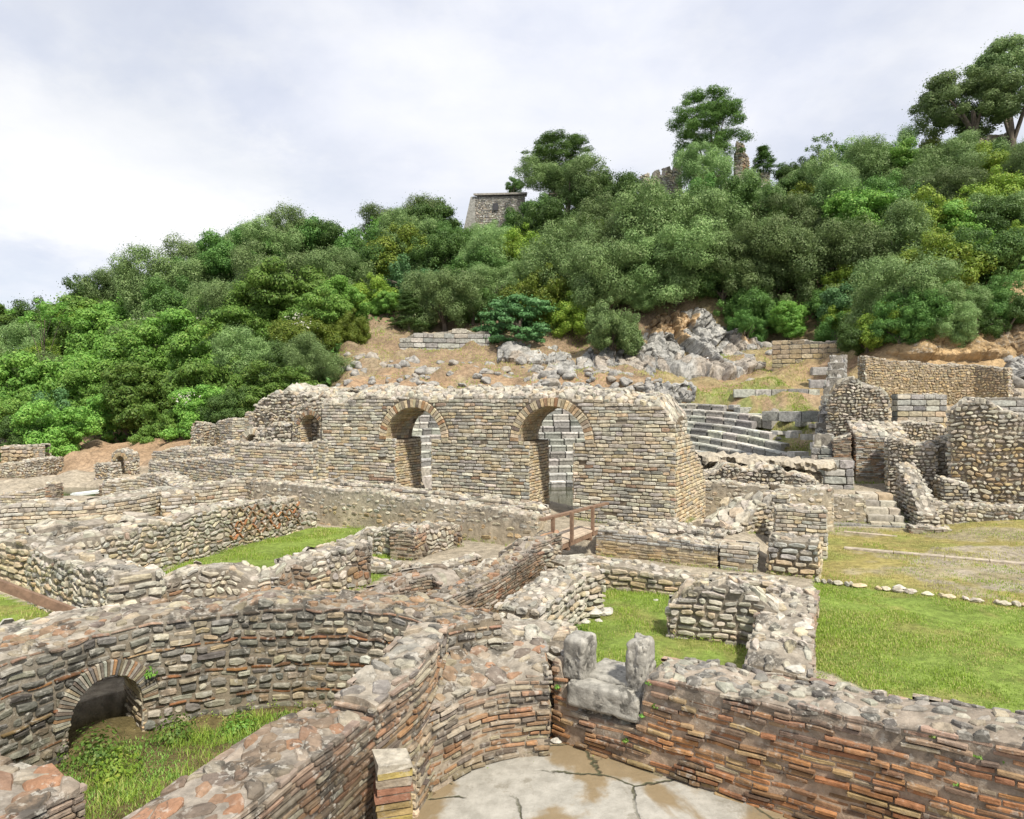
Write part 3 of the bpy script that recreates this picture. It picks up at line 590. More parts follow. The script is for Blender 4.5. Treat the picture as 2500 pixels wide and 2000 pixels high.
orc = [(CTH[0] + 6.3 * math.cos(a), CTH[1] + 6.3 * math.sin(a)) for a in np.linspace(0, 2 * math.pi, 40)]
sheet('orchestra_water', orc, -.28, M_WATER, 'standing water on the floor of the theatre orchestra')

# ================================================================ MASONRY OF THE FOREGROUND
# the apse: curved wall with a small arched opening at its left
apse = [(-5.45, 4.6, 0, 1.24), (-5.2, 5.7, 0, 1.24), (-4.95, 6.5, 0, 1.24), (-4.5, 7.5, 0, 1.24), (-3.95, 8.08, 0, 1.24), (-3.3, 8.37, 0, 1.24), (-2.7, 8.48, 0, 1.25), (-2.1, 8.46, 0, 1.27),
        (-1.45, 8.28, 0, 1.27), (-.98, 7.95, 0, 1.26), (-.70, 7.55, 0, 1.25)]
def cat_len(path):  # arc length at which the opening stands
    p = np.array(path)[:, :2]; return np.concatenate([[0], np.cumsum(np.hypot(*np.diff(p, axis=0).T))])
ca = cat_len(apse)[3] + .12
mb = MB(); opA = dict(c=ca, w=.38, zs=.34, r=.38, z0=-.1, ring=.15)
wA = wall_mesh(mb, apse, .72, 'mixed', curve=True, opens=[opA], pal2=lambda c, z: ['lime' if (RNG.random() < .62 * sst(3.6, 5.0, a)) else 'apse' for a in c], wea=.62, rag=.04, cap=.9, caps=.18, capcol='bmix', capd=.035, sides='fbe', dr=.7)
oA = mb.link('apse_wall', M_MAS, smooth=False); tag(oA, 'curved grey apse wall with brick bands round the weedy hollow', 'wall')
ring(wA, ca, .34, .38, .17, oA, 'arch_ring', ['apse', 'dbrick', 'apse', 'bmix'], 44, .3)
wall('opening_backing', 'earthy rubble mass closing the back of the arched apse opening', [(-6.7, 6.4, -.1, .95), (-6.2, 7.5, -.1, .98), (-5.3, 8.6, -.1, .95), (-4.3, 9.1, -.1, .9)], .9, style='rubble', wea=.7, rag=.05, cap=.6, curve=True)
# chord wall of the apse, in two steps
chord = [(-2.3, 2.6, 0, 1.22), (-1.72, 4.0, 0, 1.24), (-1.24, 5.3, 0, 1.24), (-1.1, 5.68, 0, 1.2)]
wall('apse_chord_wall', 'long low wall with broken red tiles on its top, bottom centre', [p for p in chord], .62, opens=[dict(c=2.95, w=.2, zs=.45, r=None, z0=-.1)], style='dbrick', wea=.6, rag=.03, cap=1., caps=.19, capcol='tile', capd=.028, dr=.6)
ch2 = [(-1.10, 5.62, 0, 1.32), (-.85, 6.2, 0, 1.36), (-.74, 6.7, 0, 1.34), (-.70, 7.5, 0, 1.32)]
wall('pier_wall', 'tall mortared grey pier between the apse and the curved brick niche', ch2, .42, style='bmix', wea=.75, rag=.05, cap=.9, caps=.2, capd=.04, capcol='apse', dr=.6,
     opens=[dict(c=.45, w=.2, zs=.56, r=None, z0=-.1)])
wall('corner_wall', 'dark tile topped wall corner at the bottom left', [(-5.4, 5.05, -.1, 1.22), (-3.1, 3.88, -.1, 1.22)], .72, style='dbrick', wea=.8, rag=.04, cap=1., caps=.2, capcol='tile', capd=.04)
# concave brick niche
nic = [(-.80, 6.55, 0, .86), (-.64, 6.72, 0, .88), (-.42, 7.0, 0, .90), (-.1, 7.2, 0, .90), (.2, 7.28, 0, .88), (.40, 7.3, 0, .86)]
wall('brick_niche', 'concave brick niche with a worn rubble top beside the stone doorway', nic, .66, style='bmix', curve=True, wea=.5, rag=.05, backz=.16, cap=.85, caps=.19, capcol='bmix', capd=.035, dr=.6)
wall('niche_backing_wall', 'mortared rubble mass behind the curved brick niche', [(-.66, 7.75, .1, 1.2), (0, 8.1, .1, 1.12), (.62, 7.95, .1, 1.0)], .75, style='rubble', wea=.6, rag=.08, cap=.85, caps=.2)
def small_pillar():
    mb = MB(); z = -.05
    cl = [(.30, .22, .10), (.28, .14, .09), (.36, .28, .10), (.30, .25, .19), (.26, .15, .10), (.24, .12, .08)]
    while z < .86:
        c = cl[int(RNG.integers(5))]; mb.box((-.93 + RNG.uniform(-.012, .012), 5.42 + RNG.uniform(-.012, .012), z + .02), (.27, .27, .04), .25 + RNG.uniform(-.04, .04), c + (.3,), .006)
        mb.box((-.93, 5.42, z + .048), (.245, .245, .018), .25, (.30, .25, .19, .4)); z += .056
    mb.box((-.93, 5.42, z + .02), (.26, .24, .06), .3, (.42, .38, .31, .6), .02)
    o = mb.link('brick_pillar', M_MAS, smooth=False); tag(o, 'small square pillar of red and yellow bricks in front of the dark recess', 'pillar')
small_pillar()
# long brick wall of the room
bw = [(.44, 7.66, 0, .88), (.58, 7.56, 0, .84), (.60, 7.55, 0, .44), (1.30, 7.05, 0, .44), (1.32, 7.03, 0, .98), (2.4, 6.28, 0, 1.02), (3.3, 5.68, 0, 1.10), (3.9, 5.26, 0, 1.16), (6.2, 3.6, 0, 1.2)]
wall('brick_wall', 'long red brick wall with a rubble top along the paler floor', bw, .72, style='brick', k=1.18, wea=.28, rag=.03, cap=.9, caps=.15, capcol='apse', capd=.035, miss=.02, dr=.18, sides='fbs')
def worn_block(name, c, d, rz, label, cat, rnd=.04, sub=10, mat=None, col=(.42, .405, .37, .75), top=0., parent=None, link=True, mb=None):
    """a hewn block with worn edges and pitted faces"""
    own = mb is None; mb = mb or MB(); d = np.array(d, float) / 2; ax = [(0, 1, 2), (1, 2, 0), (2, 0, 1)]; sd_ = int(RNG.integers(999)); ca, sa = math.cos(rz), math.sin(rz)
    for (a, b, w) in ax:
        for s in (-1, 1):
            U, V = np.meshgrid(np.linspace(-1, 1, sub), np.linspace(-1, 1, sub), indexing='ij'); P = np.zeros(U.shape + (3,)); P[..., a] = U * d[a]; P[..., b] = V * d[b]; P[..., w] = s * d[w]
            q = np.maximum(np.abs(P) - (d - rnd), 0); sg = np.sign(P); inner = sg * np.minimum(np.abs(P), d - rnd); ln = np.linalg.norm(q, axis=-1, keepdims=True) + 1e-9
            P = inner + sg * q / ln * np.minimum(ln, rnd)
            nz = fbm(P[..., 0] * 5 + 9, P[..., 1] * 5, P[..., 2] * 5, sd_, 4) * rnd * .45 - rnd * .5 * sst(.25, .5, fbm(P[..., 0] * 14, P[..., 1] * 14, P[..., 2] * 14, sd_ + 3, 3)); P = P * (1 + (nz / (np.linalg.norm(P, axis=-1) + .05)))[..., None]
            P[..., 0] += top * P[..., 2] * vn(P[..., 1] * 3, 0, 0, sd_)
            G = np.stack([P[..., 0] * ca - P[..., 1] * sa, P[..., 0] * sa + P[..., 1] * ca, P[..., 2]], -1) + np.array(c); mb.grid(G, col)
    if own:
        o = mb.link(name, mat or M_MAS); tag(o, label, cat); return o
RZB = math.atan2(-.667, 1)
def on_bw(t, back, z): # along the brick wall from its left end
    d = np.array([.832, -.555]); n = np.array([.555, .832]); q = np.array([.44, 7.66]) + d * t + n * back; return (q[0], q[1], z)
st_ = empty('stone_doorway', on_bw(.6, .3, .44), 'worn grey stone threshold with two broken jamb stones in the brick wall', 'doorway')
def wb_part(name, c, d, rz, **k):
    mb = MB(); worn_block(name, c, d, rz, None, None, mb=mb, sub=30, col=(.33, .315, .28, 1.), **k); return mb.link(name, M_MAS, st_)
wb_part('jamb', on_bw(.25, .18, .92), (.27, .36, .46), RZB, rnd=.05, top=.15)
wb_part('jamb', on_bw(.93, .28, .92), (.24, .34, .62), RZB, rnd=.075, top=.3)
wb_part('threshold', on_bw(.62, .06, .585), (.84, .24, .28), RZB, rnd=.05)
wb_part('sill', on_bw(.60, .42, .66), (.62, .56, .2), RZB, rnd=.03)

# ================================================================ COURT OF GRASS
wall('court_side_wall', 'thick pale rubble wall along the left of the grass court', [(.36, 9.2, .25, .98), (.75, 10.1, .25, 1.02), (1.16, 11.05, .25, .98)], .62, style='white', k=.92, wea=.3, rag=.05, cap=.8, caps=.2)
wall('court_corner_pier', 'stub pier of stacked stones at the far end of the thick pale wall', [(1.1, 11.0, .25, .98), (1.5, 11.35, .25, .95)], .5, style='white', wea=.3, rag=.06, cap=.8)
wall('court_back_wall', 'low squared stone wall closing the far side of the grass court', [(.95, 12.6, .25, .82), (1.45, 13.0, .25, .78), (1.74, 12.95, .25, .70), (3.0, 12.45, .25, .63), (3.9, 12.1, .25, .62), (4.7, 11.8, .25, .62)], .5,
     style='coarse', k=.95, wea=.25, rag=.04, cap=.85, caps=.2)
wall('court_right_wall', 'wide low wall between the grass court and the lawn', [(3.05, 8.25, .2, .70), (3.7, 9.6, .2, .72), (4.45, 11.5, .2, .66)][::-1], -.0 + .85, style='bmix', wea=.5, rag=.06, cap=.6, caps=.22, sides='fbse') if False else None
wall('court_right_wall', 'wide low wall between the grass court and the lawn', [(3.4, 7.85, .2, .72), (3.68, 8.5, .2, .74), (4.3, 9.95, .2, .72), (5.1, 11.6, .2, .64)], .74, style='bmix', wea=.45, rag=.07, cap=.65, caps=.24, capd=.06)
wall('court_rubble_stub', 'ragged stub of rounded stones standing in the grass court', [(2.30, 10.22, .25, .72), (2.55, 10.16, .25, 1.0), (3.1, 9.98, .25, 1.04), (3.45, 9.85, .25, .98), (3.75, 9.75, .25, .8)], .5, style='white', k=1.0, wea=.45, rag=.07, cap=.9, caps=.22, capd=.07)

# ================================================================ CHANNEL, LEFT OF THE COURT
wall('channel_wall', 'dark brick wall sloping along the channel towards the footbridge', [(-.95, 9.95, .25, .92), (-.3, 11.2, .25, .92), (.15, 12.35, .25, .93), (.42, 13.0, .25, .95), (.46, 13.1, .25, 1.10), (1.0, 14.0, .25, 1.12)], .42,
     style='dbrick', wea=.5, rag=.04, cap=.75, caps=.19, capcol='bmix', dr=.5)
wall('channel_end_wall', 'rubble end block at the head of the brick channel', [(.5, 13.3, .25, 1.14), (.2, 13.9, .25, 1.05), (-.3, 14.3, .25, .8)][::-1], .5, style='rubble', wea=.5, rag=.09, cap=.8)
wall('stepped_brick_ruin', 'stepped dark brick ruin beside the curved wall', [(-2.35, 11.0, .25, .62), (-1.9, 11.25, .25, .78), (-1.35, 11.7, .25, .86), (-1.0, 11.25, .25, .62), (-.95, 10.9, .25, .5)], .6, style='dbrick', wea=.55, rag=.08, cap=.7, caps=.2, capcol='dbrick')
wall('channel_kerb', 'low curved kerb of plastered brick in the channel', [(-1.9, 13.2, .25, .58), (-1.2, 13.5, .25, .60), (-.6, 14.2, .25, .62)], .3, style='bmix', curve=True, wea=.35, rag=.04, cap=.7)
wall('channel_inner_wall', 'low broken rubble edge inside the brick channel', [(-1.3, 12.3, .25, .62), (-.7, 12.8, .25, .62), (-.1, 13.4, .25, .66)], .35, style='rubble', wea=.4, rag=.07, cap=.8)
wall('brick_pier', 'ruined brick pier with a rubble arm in the middle of the site', [(-2.72, 15.45, .25, .94), (-2.14, 15.25, .25, .95)], .62, style='bmix', k=1.1, wea=.4, rag=.04, cap=.8)
wall('pier_arm_wall', 'short rubble wall running back from the brick pier', [(-2.12, 15.3, .25, .95), (-1.6, 16.2, .25, .95), (-1.22, 16.9, .25, .8)], .45, style='rubble', k=.95, wea=.3, rag=.06, cap=.8,
     pal2=lambda c, z: ['bmix' if (a < .4 or a > 1.5) else 'lime' for a in c])
wall('low_rubble_arm', 'low tumbled rubble wall running left from the brick pier', [(-3.75, 15.6, .25, .5), (-3.3, 15.9, .25, .8), (-2.75, 15.7, .25, .86)], .5, style='rubble', wea=.4, rag=.1, cap=.9)
wall('patched_wall', 'rubble wall with brick patches and a low broken left end', [(-5.62, 11.15, .25, .92), (-4.9, 11.5, .25, .97), (-4.25, 11.45, .25, .82), (-3.72, 11.65, .25, .98), (-3.3, 12.2, .25, 1.1), (-2.66, 13.2, .25, 1.12)], .62,
     style='rubble', k=.95, wea=.4, rag=.06, cap=.7, caps=.22, pal2=lambda c, z: ['dbrick' if (a > 3.35 or (1.9 < a < 2.5 and b > .6) or a < .3) else 'lime' for a, b in zip(c, z)])
wall('ledge_block', 'pale stone sill between the patched wall and the brick pier', [(-3.2, 14.2, .2, .42), (-2.4, 14.0, .2, .42)], .6, style='white', wea=.2, rag=.03, cap=.8)

# ================================================================ LEFT ROOMS
oH, wH = wall('herringbone_wall', 'large rubble wall with herringbone tiles between the stones', [(-8.6, 12.3, .2, 1.2), (-7.75, 13.0, .2, 1.2), (-7.35, 14.2, .2, 1.24), (-6.85, 15.9, .25, 1.3), (-6.3, 17.4, .25, 1.24), (-5.75, 18.9, .25, 1.18)], .6,
     style='rubble', k=.95, wea=.25, rag=.06, cap=.9, caps=.26, capd=.08)
def herring():
    mb = MB(); W_ = wH
    for i in range(int(2.75 / .155)):
        for j in range(5):
            s0 = W_['Lt'] - .12 - i * .155; z0 = .52 + j * .155; sg = 1 if (i + j) % 2 else -1
            if z0 > W_['ZT'](s0) - .1 or RNG.random() < .1: continue
            a = sg * R(48) + RNG.uniform(-.15, .15); hl, ht = .075, .013; q = np.array([[-hl, -ht], [hl, -ht], [hl, ht], [-hl, ht]]); u = s0 + q[:, 0] * math.cos(a) - q[:, 1] * math.sin(a); v = z0 + q[:, 0] * math.sin(a) + q[:, 1] * math.cos(a); P = []
            for d in (-.03, .055): P += [np.stack([W_['X'](u) + W_['NX'](u) * d, W_['Y'](u) + W_['NY'](u) * d, v], -1)]
            mb.add(np.concatenate(P), [[0, 1, 5, 4], [1, 2, 6, 5], [2, 3, 7, 6], [3, 0, 4, 7], [4, 5, 6, 7]], None, tuple(palette('dbrick' if RNG.random() < .5 else 'brick', 1)[0]) + (.3,))
    mb.link('herringbone_tiles', M_MAS, oH, smooth=False)
herring()
wall('herringbone_wall_end', 'low stone end of the herringbone wall beside the grass', [(-5.75, 18.9, .25, .75), (-5.45, 19.4, .25, .7)], .7, style='rubble', wea=.2, rag=.04, cap=.8)
wall('slanting_wall', 'rubble wall with squared end blocks left of the grass strip', [(-8.45, 12.15, .1, 1.25), (-7.2, 11.1, .1, 1.25), (-5.78, 9.98, .1, 1.22)], .6, style='rubble', k=.95, wea=.4, rag=.05, cap=.6, caps=.25, capd=.06)
wall('slanting_wall_end', 'stack of broad slabs ending the slanting wall', [(-5.78, 9.95, .1, 1.24), (-5.2, 10.35, .1, 1.22)], .5, style='white', k=1.3, wea=.5, rag=.03, cap=.9, caps=.3)
wall('coursed_wall', 'yellowish coursed stone wall behind the timber rail', [(-12.5, 14.4, .1, 1.3), (-10.4, 13.35, .1, 1.28), (-8.42, 12.15, .1, 1.25), (-7.8, 11.6, .1, .62)], .6, style='coarse', wea=.3, rag=.05, cap=.7, caps=.26, miss=.03, sides='fbs')
wall('rear_left_wall', 'curving low wall of thin courses in front of the pool', [(-14.5, 17.0, .2, 1.15), (-12.3, 16.8, .2, 1.18), (-11.6, 17.1, .2, 1.22), (-10.6, 17.3, .2, 1.22), (-10.0, 18.2, .2, 1.24), (-9.75, 19.3, .2, 1.36), (-9.4, 18.7, .2, 1.2)], .8, style='ashlar', k=1.1, wea=.35, rag=.05, cap=.8, caps=.25)
wall('blocky_link_wall', 'line of big grey blocks linking the left walls', [(-9.6, 14.0, .2, 1.15), (-8.6, 14.9, .2, 1.2), (-7.4, 14.6, .2, 1.24)], .7, style='rubble', k=1.4, wea=.45, rag=.08, cap=.9, caps=.3)
wall('small_square_pillar', 'narrow brick-like pillar at the edge of the pool', [(-14.75, 22.0, .2, 1.15), (-14.4, 22.0, .2, 1.15)], .35, style='bmix', wea=.2, rag=.02, cap=.9)
# wavy wall and the long terrace wall before the arches
wall('wavy_wall', 'wavy low wall of thin courses left of the terrace', [D(283, 24.0, 1182)[:2] + (.2, 1.05), D(330, 24.6, 1165)[:2] + (.2, 1.1), D(375, 23.8, 1152)[:2] + (.2, 1.3), D(405, 22.4, 1165)[:2] + (.2, 1.28), D(425, 21.0, 1180)[:2] + (.2, 1.26),
     D(470, 20.7, 1182)[:2] + (.2, 1.26), D(510, 20.7, 1180)[:2] + (.2, 1.28), D(545, 21.3, 1176)[:2] + (.2, 1.3), D(600, 21.6, 1170)[:2] + (.2, 1.34), (-7.9, 21.2, .2, 1.36)], .7, curve=True, style='ashlar', wea=.2, rag=.04, cap=.8, caps=.2)
wall('terrace_wall', 'long plastered wall of the terrace left of the footbridge', [(-7.9, 21.2, .25, 1.35), (-5.8, 20.05, .25, 1.34), (-3.4, 18.8, .25, 1.24), (-3.38, 18.79, .25, 1.2), (-.9, 17.35, .25, 1.14), (.6, 16.5, .25, 1.06)], .55,
     style='plaster', wea=.2, rag=.03, cap=.9, caps=.2, capcol='white', miss=.12, pal2=lambda c, z: ['ochre' if b < .72 else 'lime' for b in z])
wall('terrace_upper_step', 'thin coursed ledge on the terrace under the arches', [(-7.6, 21.6, .5, 1.5), (-4.6, 20.15, .5, 1.42), (-2.5, 19.2, .5, 1.3), (-.4, 18.0, .5, 1.2), (.75, 17.3, .5, 1.12)], .45, style='ashlar', wea=.2, rag=.05, cap=.9, caps=.2)
wall('podium_wall', 'long plastered podium wall right of the footbridge', [(1.9, 15.85, .2, .84), (3.0, 15.3, .2, .80), (4.3, 14.55, .2, .72)], .55, style='rbrickp', wea=.3, rag=.04, cap=.9, caps=.22, capd=.06, pal2=lambda c, z: ['ochre' if b < .6 else 'grey' for b in z])
wall('podium_step', 'uneven ledge of stones between the podium wall and the arched wall', [(2.2, 16.3, .4, .9), (3.6, 15.7, .4, .88), (4.6, 15.2, .4, .86)], .5, style='white', wea=.25, rag=.07, cap=.9)
wall('podium_corner_block', 'squared corner block of the podium with a worn slab', [(4.32, 14.5, .2, .76), (5.0, 14.2, .2, .78)], .6, style='rbrickp', k=1.3, wea=.3, rag=.02, cap=.9, caps=.3)
wall('podium_end_wall', 'stone wall end facing the lawn at the podium corner', [(5.2, 14.15, .2, .98), (6.05, 13.72, .2, .98)], .7, style='coarse', wea=.45, rag=.03, cap=.8, caps=.25, pal2=lambda c, z: ['cream' if b < .5 else 'grey' for b in z])
wall('podium_upper_wall', 'upper stepped wall just behind the podium corner', [(5.9, 15.6, .3, 1.36), (6.9, 15.25, .3, 1.36)], .7, style='ashlar', wea=.3, rag=.02, cap=.8, pal2='lime')
def stair(name, label, p0, p1, back, n, z0, rise, tread, pal='white', group=None, cat='steps', side=True):
    """n stone steps between p0 and p1, climbing away along back"""
    p0, p1, back = map(lambda a: np.array(a, float), (p0, p1, back)); back /= np.linalg.norm(back); L = np.linalg.norm(p1 - p0); t = (p1 - p0) / L; rz = math.atan2(t[1], t[0])
    r = empty(name, (p0[0], p0[1], z0), label, cat)
    for i in range(n):
        mb = MB(); u = 0.
        while u < L - .01:
            l = min(RNG.uniform(.45, .8), L - u); l = L - u if L - u - l < .25 else l
            q = p0 + t * (u + l / 2) + back * (i * tread + .3 * tread + .2); c = palette(pal, 1)[0]
            worn_block('', (q[0], q[1], z0 + rise * (i + .5) - .03), (l - .012, tread + .4, rise + .06), rz + RNG.uniform(-.01, .01), None, None, .03, 6, mb=mb, col=tuple(c) + (.35,)); u += l
        mb.link('step', M_MAS, r)
    return r
# rubble ramp right of the arched wall
wall('ramp_rubble_wall', 'sloping rubble ramp right of the arched wall', [(4.9, 15.6, .4, .86), (5.3, 16.0, .4, 1.0), (5.8, 16.4, .4, 1.3), (6.3, 16.8, .4, 1.5)], 1.0, style='white', wea=.25, rag=.13, cap=1., caps=.3, capd=.1)
wall('side_hall_wall', 'plastered wall seen right of the arched wall', [(4.9, 19.6, .3, 1.55), (6.9, 18.7, .3, 1.5)], .5, style='plaster', wea=.2, rag=.04, cap=.9)
wall('side_hall_step_wall', 'stepped stub rising on the plastered hall wall', [(6.2, 18.0, .3, 1.35), (7.0, 17.6, .3, 1.5)], .7, style='ashlar', wea=.2, rag=.05, cap=.9)
wall('hall_front_wall', 'rubble wall end facing the dry lawn', [(7.05, 18.3, .2, 1.5), (8.55, 18.45, .2, 1.46)], .7, style='plaster', wea=.2, rag=.03, cap=.9, caps=.2)
wall('hall_rubble_top', 'crumbled rubble bank under the broken vault slab', [(5.6, 20.4, .5, 1.72), (7.3, 20.0, .5, 1.86), (8.6, 19.6, .5, 1.6)], .9, style='core', wea=.25, rag=.12, cap=1.)
def slab(name, label, pts, z, t, col=(.42, .37, .29, .4)):
    mb = MB(); n = 60; p = np.array(pts, float); s = cat_len([tuple(q) for q in p]); S = np.linspace(0, s[-1], n); X = np.interp(S, s, p[:, 0]); Y = np.interp(S, s, p[:, 1]); Wd = np.interp(S, s, p[:, 2]); Z = np.interp(S, s, p[:, 3]); rows = []
    for k_, (w, h) in enumerate([(0, 0), (-.05, .4), (0, 1), (.2, 1.15), (.5, 1.2), (.8, 1.15), (1, 1), (1, 0), (.5, -.1), (0, 0)]):
        j = fbm(S * 3.5, k_ % 9 * 1.7, 0, 31, 4, .65) * 1.3; rows.append(np.stack([X + .05 * j, Y + Wd * w + .12 * j * (k_ % 9 < 3), Z + t * h + .05 * j], -1))
    mb.grid(np.stack(rows, 1), col); o = mb.link(name, M_MAS, smooth=False); return tag(o, label, 'slab')
slab('vault_slab', 'broken concrete vault slab overhanging a dark gap', [(5.9, 21.6, 1.2, 1.86), (7.2, 21.0, 1.4, 1.82), (8.7, 20.6, 1.4, 1.74), (9.6, 20.6, 1.3, 1.68)], 0, .22)
wall('gap_back_wall', 'dark rubble wall inside the gap beneath the broken vault slab', [(5.9, 22.3, .8, 1.8), (7.3, 21.8, .8, 1.8), (9.5, 21.3, .8, 1.66)], .6, style='rubble', wea=.9, cap=0)
# entrance steps on the right
wall('stair_cheek_wall', 'rubble wall with a stone course left of the entrance steps', [(8.9, 19.95, .2, 1.02), (10.05, 19.75, .2, 1.02)], .5, style='plaster', wea=.3, rag=.04, cap=.9, caps=.24)
stair('entrance_steps', 'flight of worn stone steps rising from the dry lawn', (10.1, 19.55), (11.0, 19.25), (.2, 1), 5, .2, .165, .30, 'white')
wall('stair_landing_kerb', 'long pale kerb stone at the foot of the entrance steps', [(8.75, 19.7, .15, .33), (11.0, 19.0, .15, .30)], .28, style='block', k=.9, wea=.1, rag=.01, cap=0)
wall('stair_side_wall', 'narrow diagonal wall climbing right of the entrance steps', [(11.05, 18.9, .2, .75), (11.3, 19.8, .2, 1.35), (11.7, 21.2, .5, 1.95)][::-1], .5, style='white', wea=.3, rag=.06, cap=.9)
wall('low_brick_block', 'low broken block of brick and stone standing on the lawn edge', [(10.5, 18.35, .2, .47), (11.4, 18.05, .2, .42)], .5, style='bmix', wea=.3, rag=.05, cap=.9)
wall('retaining_wall', 'low retaining wall of round rubble above a stone kerb', [(11.5, 19.15, .2, .98), (13.6, 18.35, .2, .98), (16.5, 17.2, .2, 1.0)], .6, style='rubble', wea=.25, rag=.04, cap=.9)
wall('retaining_kerb', 'grey block kerb along the foot of the round rubble wall', [(11.5, 18.85, .15, .36), (13.6, 18.05, .15, .36), (16.5, 16.9, .15, .36)], .35, style='block', wea=.25, rag=.01, cap=0)

# ================================================================ THE ARCHED WALL
def along(t, back=0.): q = WC - DW * t + NW * back; return q
def apt(t, back, zb, zt): q = along(t, back); return (q[0], q[1], zb, zt)
def t_at(px, back=0.):   # distance left of the corner at which a column of the photograph meets the front of the wall
    a = (px - CX) / FPX; p = WC + NW * back; return (p[0] - a * p[1]) / (DW[0] - a * DW[1])
tA1, tA2 = t_at(1009), t_at(1345); T0 = t_at(786)
prof = [(786, 3.72), (830, 3.80), (900, 3.88), (1010, 3.94), (1100, 3.86), (1250, 3.86), (1345, 3.92), (1440, 3.84), (1560, 3.78), (1610, 3.7), (1630, 3.45), (1649, 3.15)]
fr = [apt(t_at(p), 0, .7, z) for p, z in prof]; Lw = T0
opens = [dict(c=T0 - tA1, w=.60, zs=2.66, r=.93, z0=.6, ring=.23), dict(c=T0 - tA2, w=.60, zs=2.70, r=.93, z0=.6, ring=.23)]
mb = MB(); wM = wall_mesh(mb, fr, 1.35, 'ashlar', opens=opens, wea=.28, rag=.07, backz=.22, dz=.10, cap=1., caps=.17, capcol='white', capd=.09, miss=.012, dr=.15, mo=(.17, .135, .095))
bt = [apt(-.02, .0, .6, 3.1), apt(-.06, .7, .6, 3.0), apt(-.08, 1.5, .6, 2.75), apt(-.12, 2.4, .6, 2.2), apt(-.16, 3.1, .6, 1.7)]
wall_mesh(mb, bt, 1.0, 'ashlar', wea=.15, rag=.08, cap=1., caps=.2, capd=.08, mo=(.19, .15, .105), pal2='cream')
oM = mb.link('arched_wall', M_MAS, smooth=False); tag(oM, 'tall coursed stone wall with two round arches in front of the theatre', 'wall')
for o_ in opens: ring(wM, o_['c'], o_['zs'], .93, .22, oM, 'arch_ring', ['bmix', 'cream', 'cream', 'bmix', 'cream'], 34, .3)
# left end: terrace front, ruined vault, niche
mb = MB(); w2 = wall_mesh(mb, [apt(t_at(572, -.35), -.35, .4, 2.46), apt(t_at(660, -.35), -.35, .4, 2.5), apt(t_at(764, -.35), -.35, .4, 2.52)], .8, 'ashlar', wea=.15, rag=.04, cap=.9, caps=.2)
wall_mesh(mb, [apt(t_at(764, -.12), -.12, .4, 2.62), apt(t_at(795, -.12), -.12, .4, 2.66)], .4, 'ashlar', wea=.15, rag=.04, cap=.9, caps=.2)
tag(mb.link('coursed_terrace', M_MAS, smooth=False), 'lower coursed wall projecting left of the arched wall', 'wall')
tn0 = t_at(700, .1); tn = t_at(757, .1)
mb = MB(); wV = wall_mesh(mb, [apt(t_at(712, .1), .1, 2.2, 3.5), apt(t_at(745, .1), .1, 2.2, 3.62), apt(t_at(795, .1), .1, 2.2, 3.75)], .5, 'rubble', k=.8, opens=[dict(c=t_at(712, .1) - tn, w=.36, zs=2.95, r=.40, z0=2.4, ring=.1)], wea=.3, rag=.06, cap=.8)
wall_mesh(mb, [apt(t_at(700, .9), .9, 2.2, 3.3), apt(t_at(800, .9), .9, 2.2, 3.3)], .4, 'ashlar', pal2='cream', cap=0)
oV = mb.link('vaulted_niche', M_MAS, smooth=False); tag(oV, 'small niche under a red brick arch at the left of the arched wall', 'niche')
ring(wV, t_at(712, .1) - tn, 2.95, .40, .13, oV, 'brick_arch', ['bmix'], 26, .3, R(12), R(168))
wall('ruined_vault', 'rounded mass of ruined vault concrete left of the arches', [apt(t_at(618, .9), .9, 2.0, 3.3), apt(t_at(632, .75), .75, 2.0, 3.9), apt(t_at(660, .7), .7, 2.0, 4.12), apt(t_at(720, .65), .65, 2.0, 4.1), apt(t_at(800, .6), .6, 2.0, 4.0), apt(t_at(840, .9), .9, 2.6, 4.0)], 1.9,
     style='core', wea=.3, rag=.12, cap=1., caps=.22, capd=.08, backz=.1, dz=.05)
wall('vault_stub', 'crumbling rubble stub below the ruined vault', [apt(t_at(612, .25), .25, 2.2, 2.62), apt(t_at(660, .2), .2, 2.2, 2.98), apt(t_at(712, .2), .2, 2.2, 3.0)], .7, style='core', wea=.3, rag=.12, cap=1.)
tl = t_at(616, .3)
mb = MB(); wL = wall_mesh(mb, [apt(t_at(585, .3), .3, 1.8, 2.65), apt(t_at(612, .3), .3, 1.8, 2.92), apt(t_at(640, .3), .3, 1.8, 2.85)], .8, 'ashlar', opens=[dict(c=t_at(585, .3) - tl, w=.28, zs=2.42, r=.28, z0=2.2, ring=.18)], wea=.2, rag=.03, cap=.9)
oL = mb.link('low_arch', M_MAS, smooth=False); tag(oL, 'low dark arch half buried at the left end of the terrace', 'arch'); ring(wL, t_at(585, .3) - tl, 2.42, .28, .18, oL, 'arch_ring', ['white'], 16, .3)
wall('tall_left_pier', 'square coursed pier rising behind the left end of the vault', [D(597, 27, 1000)[:2] + (1., 3.35), D(630, 26.6, 1000)[:2] + (1., 3.4)], .8, style='ashlar', wea=.1, rag=.02, cap=.9)
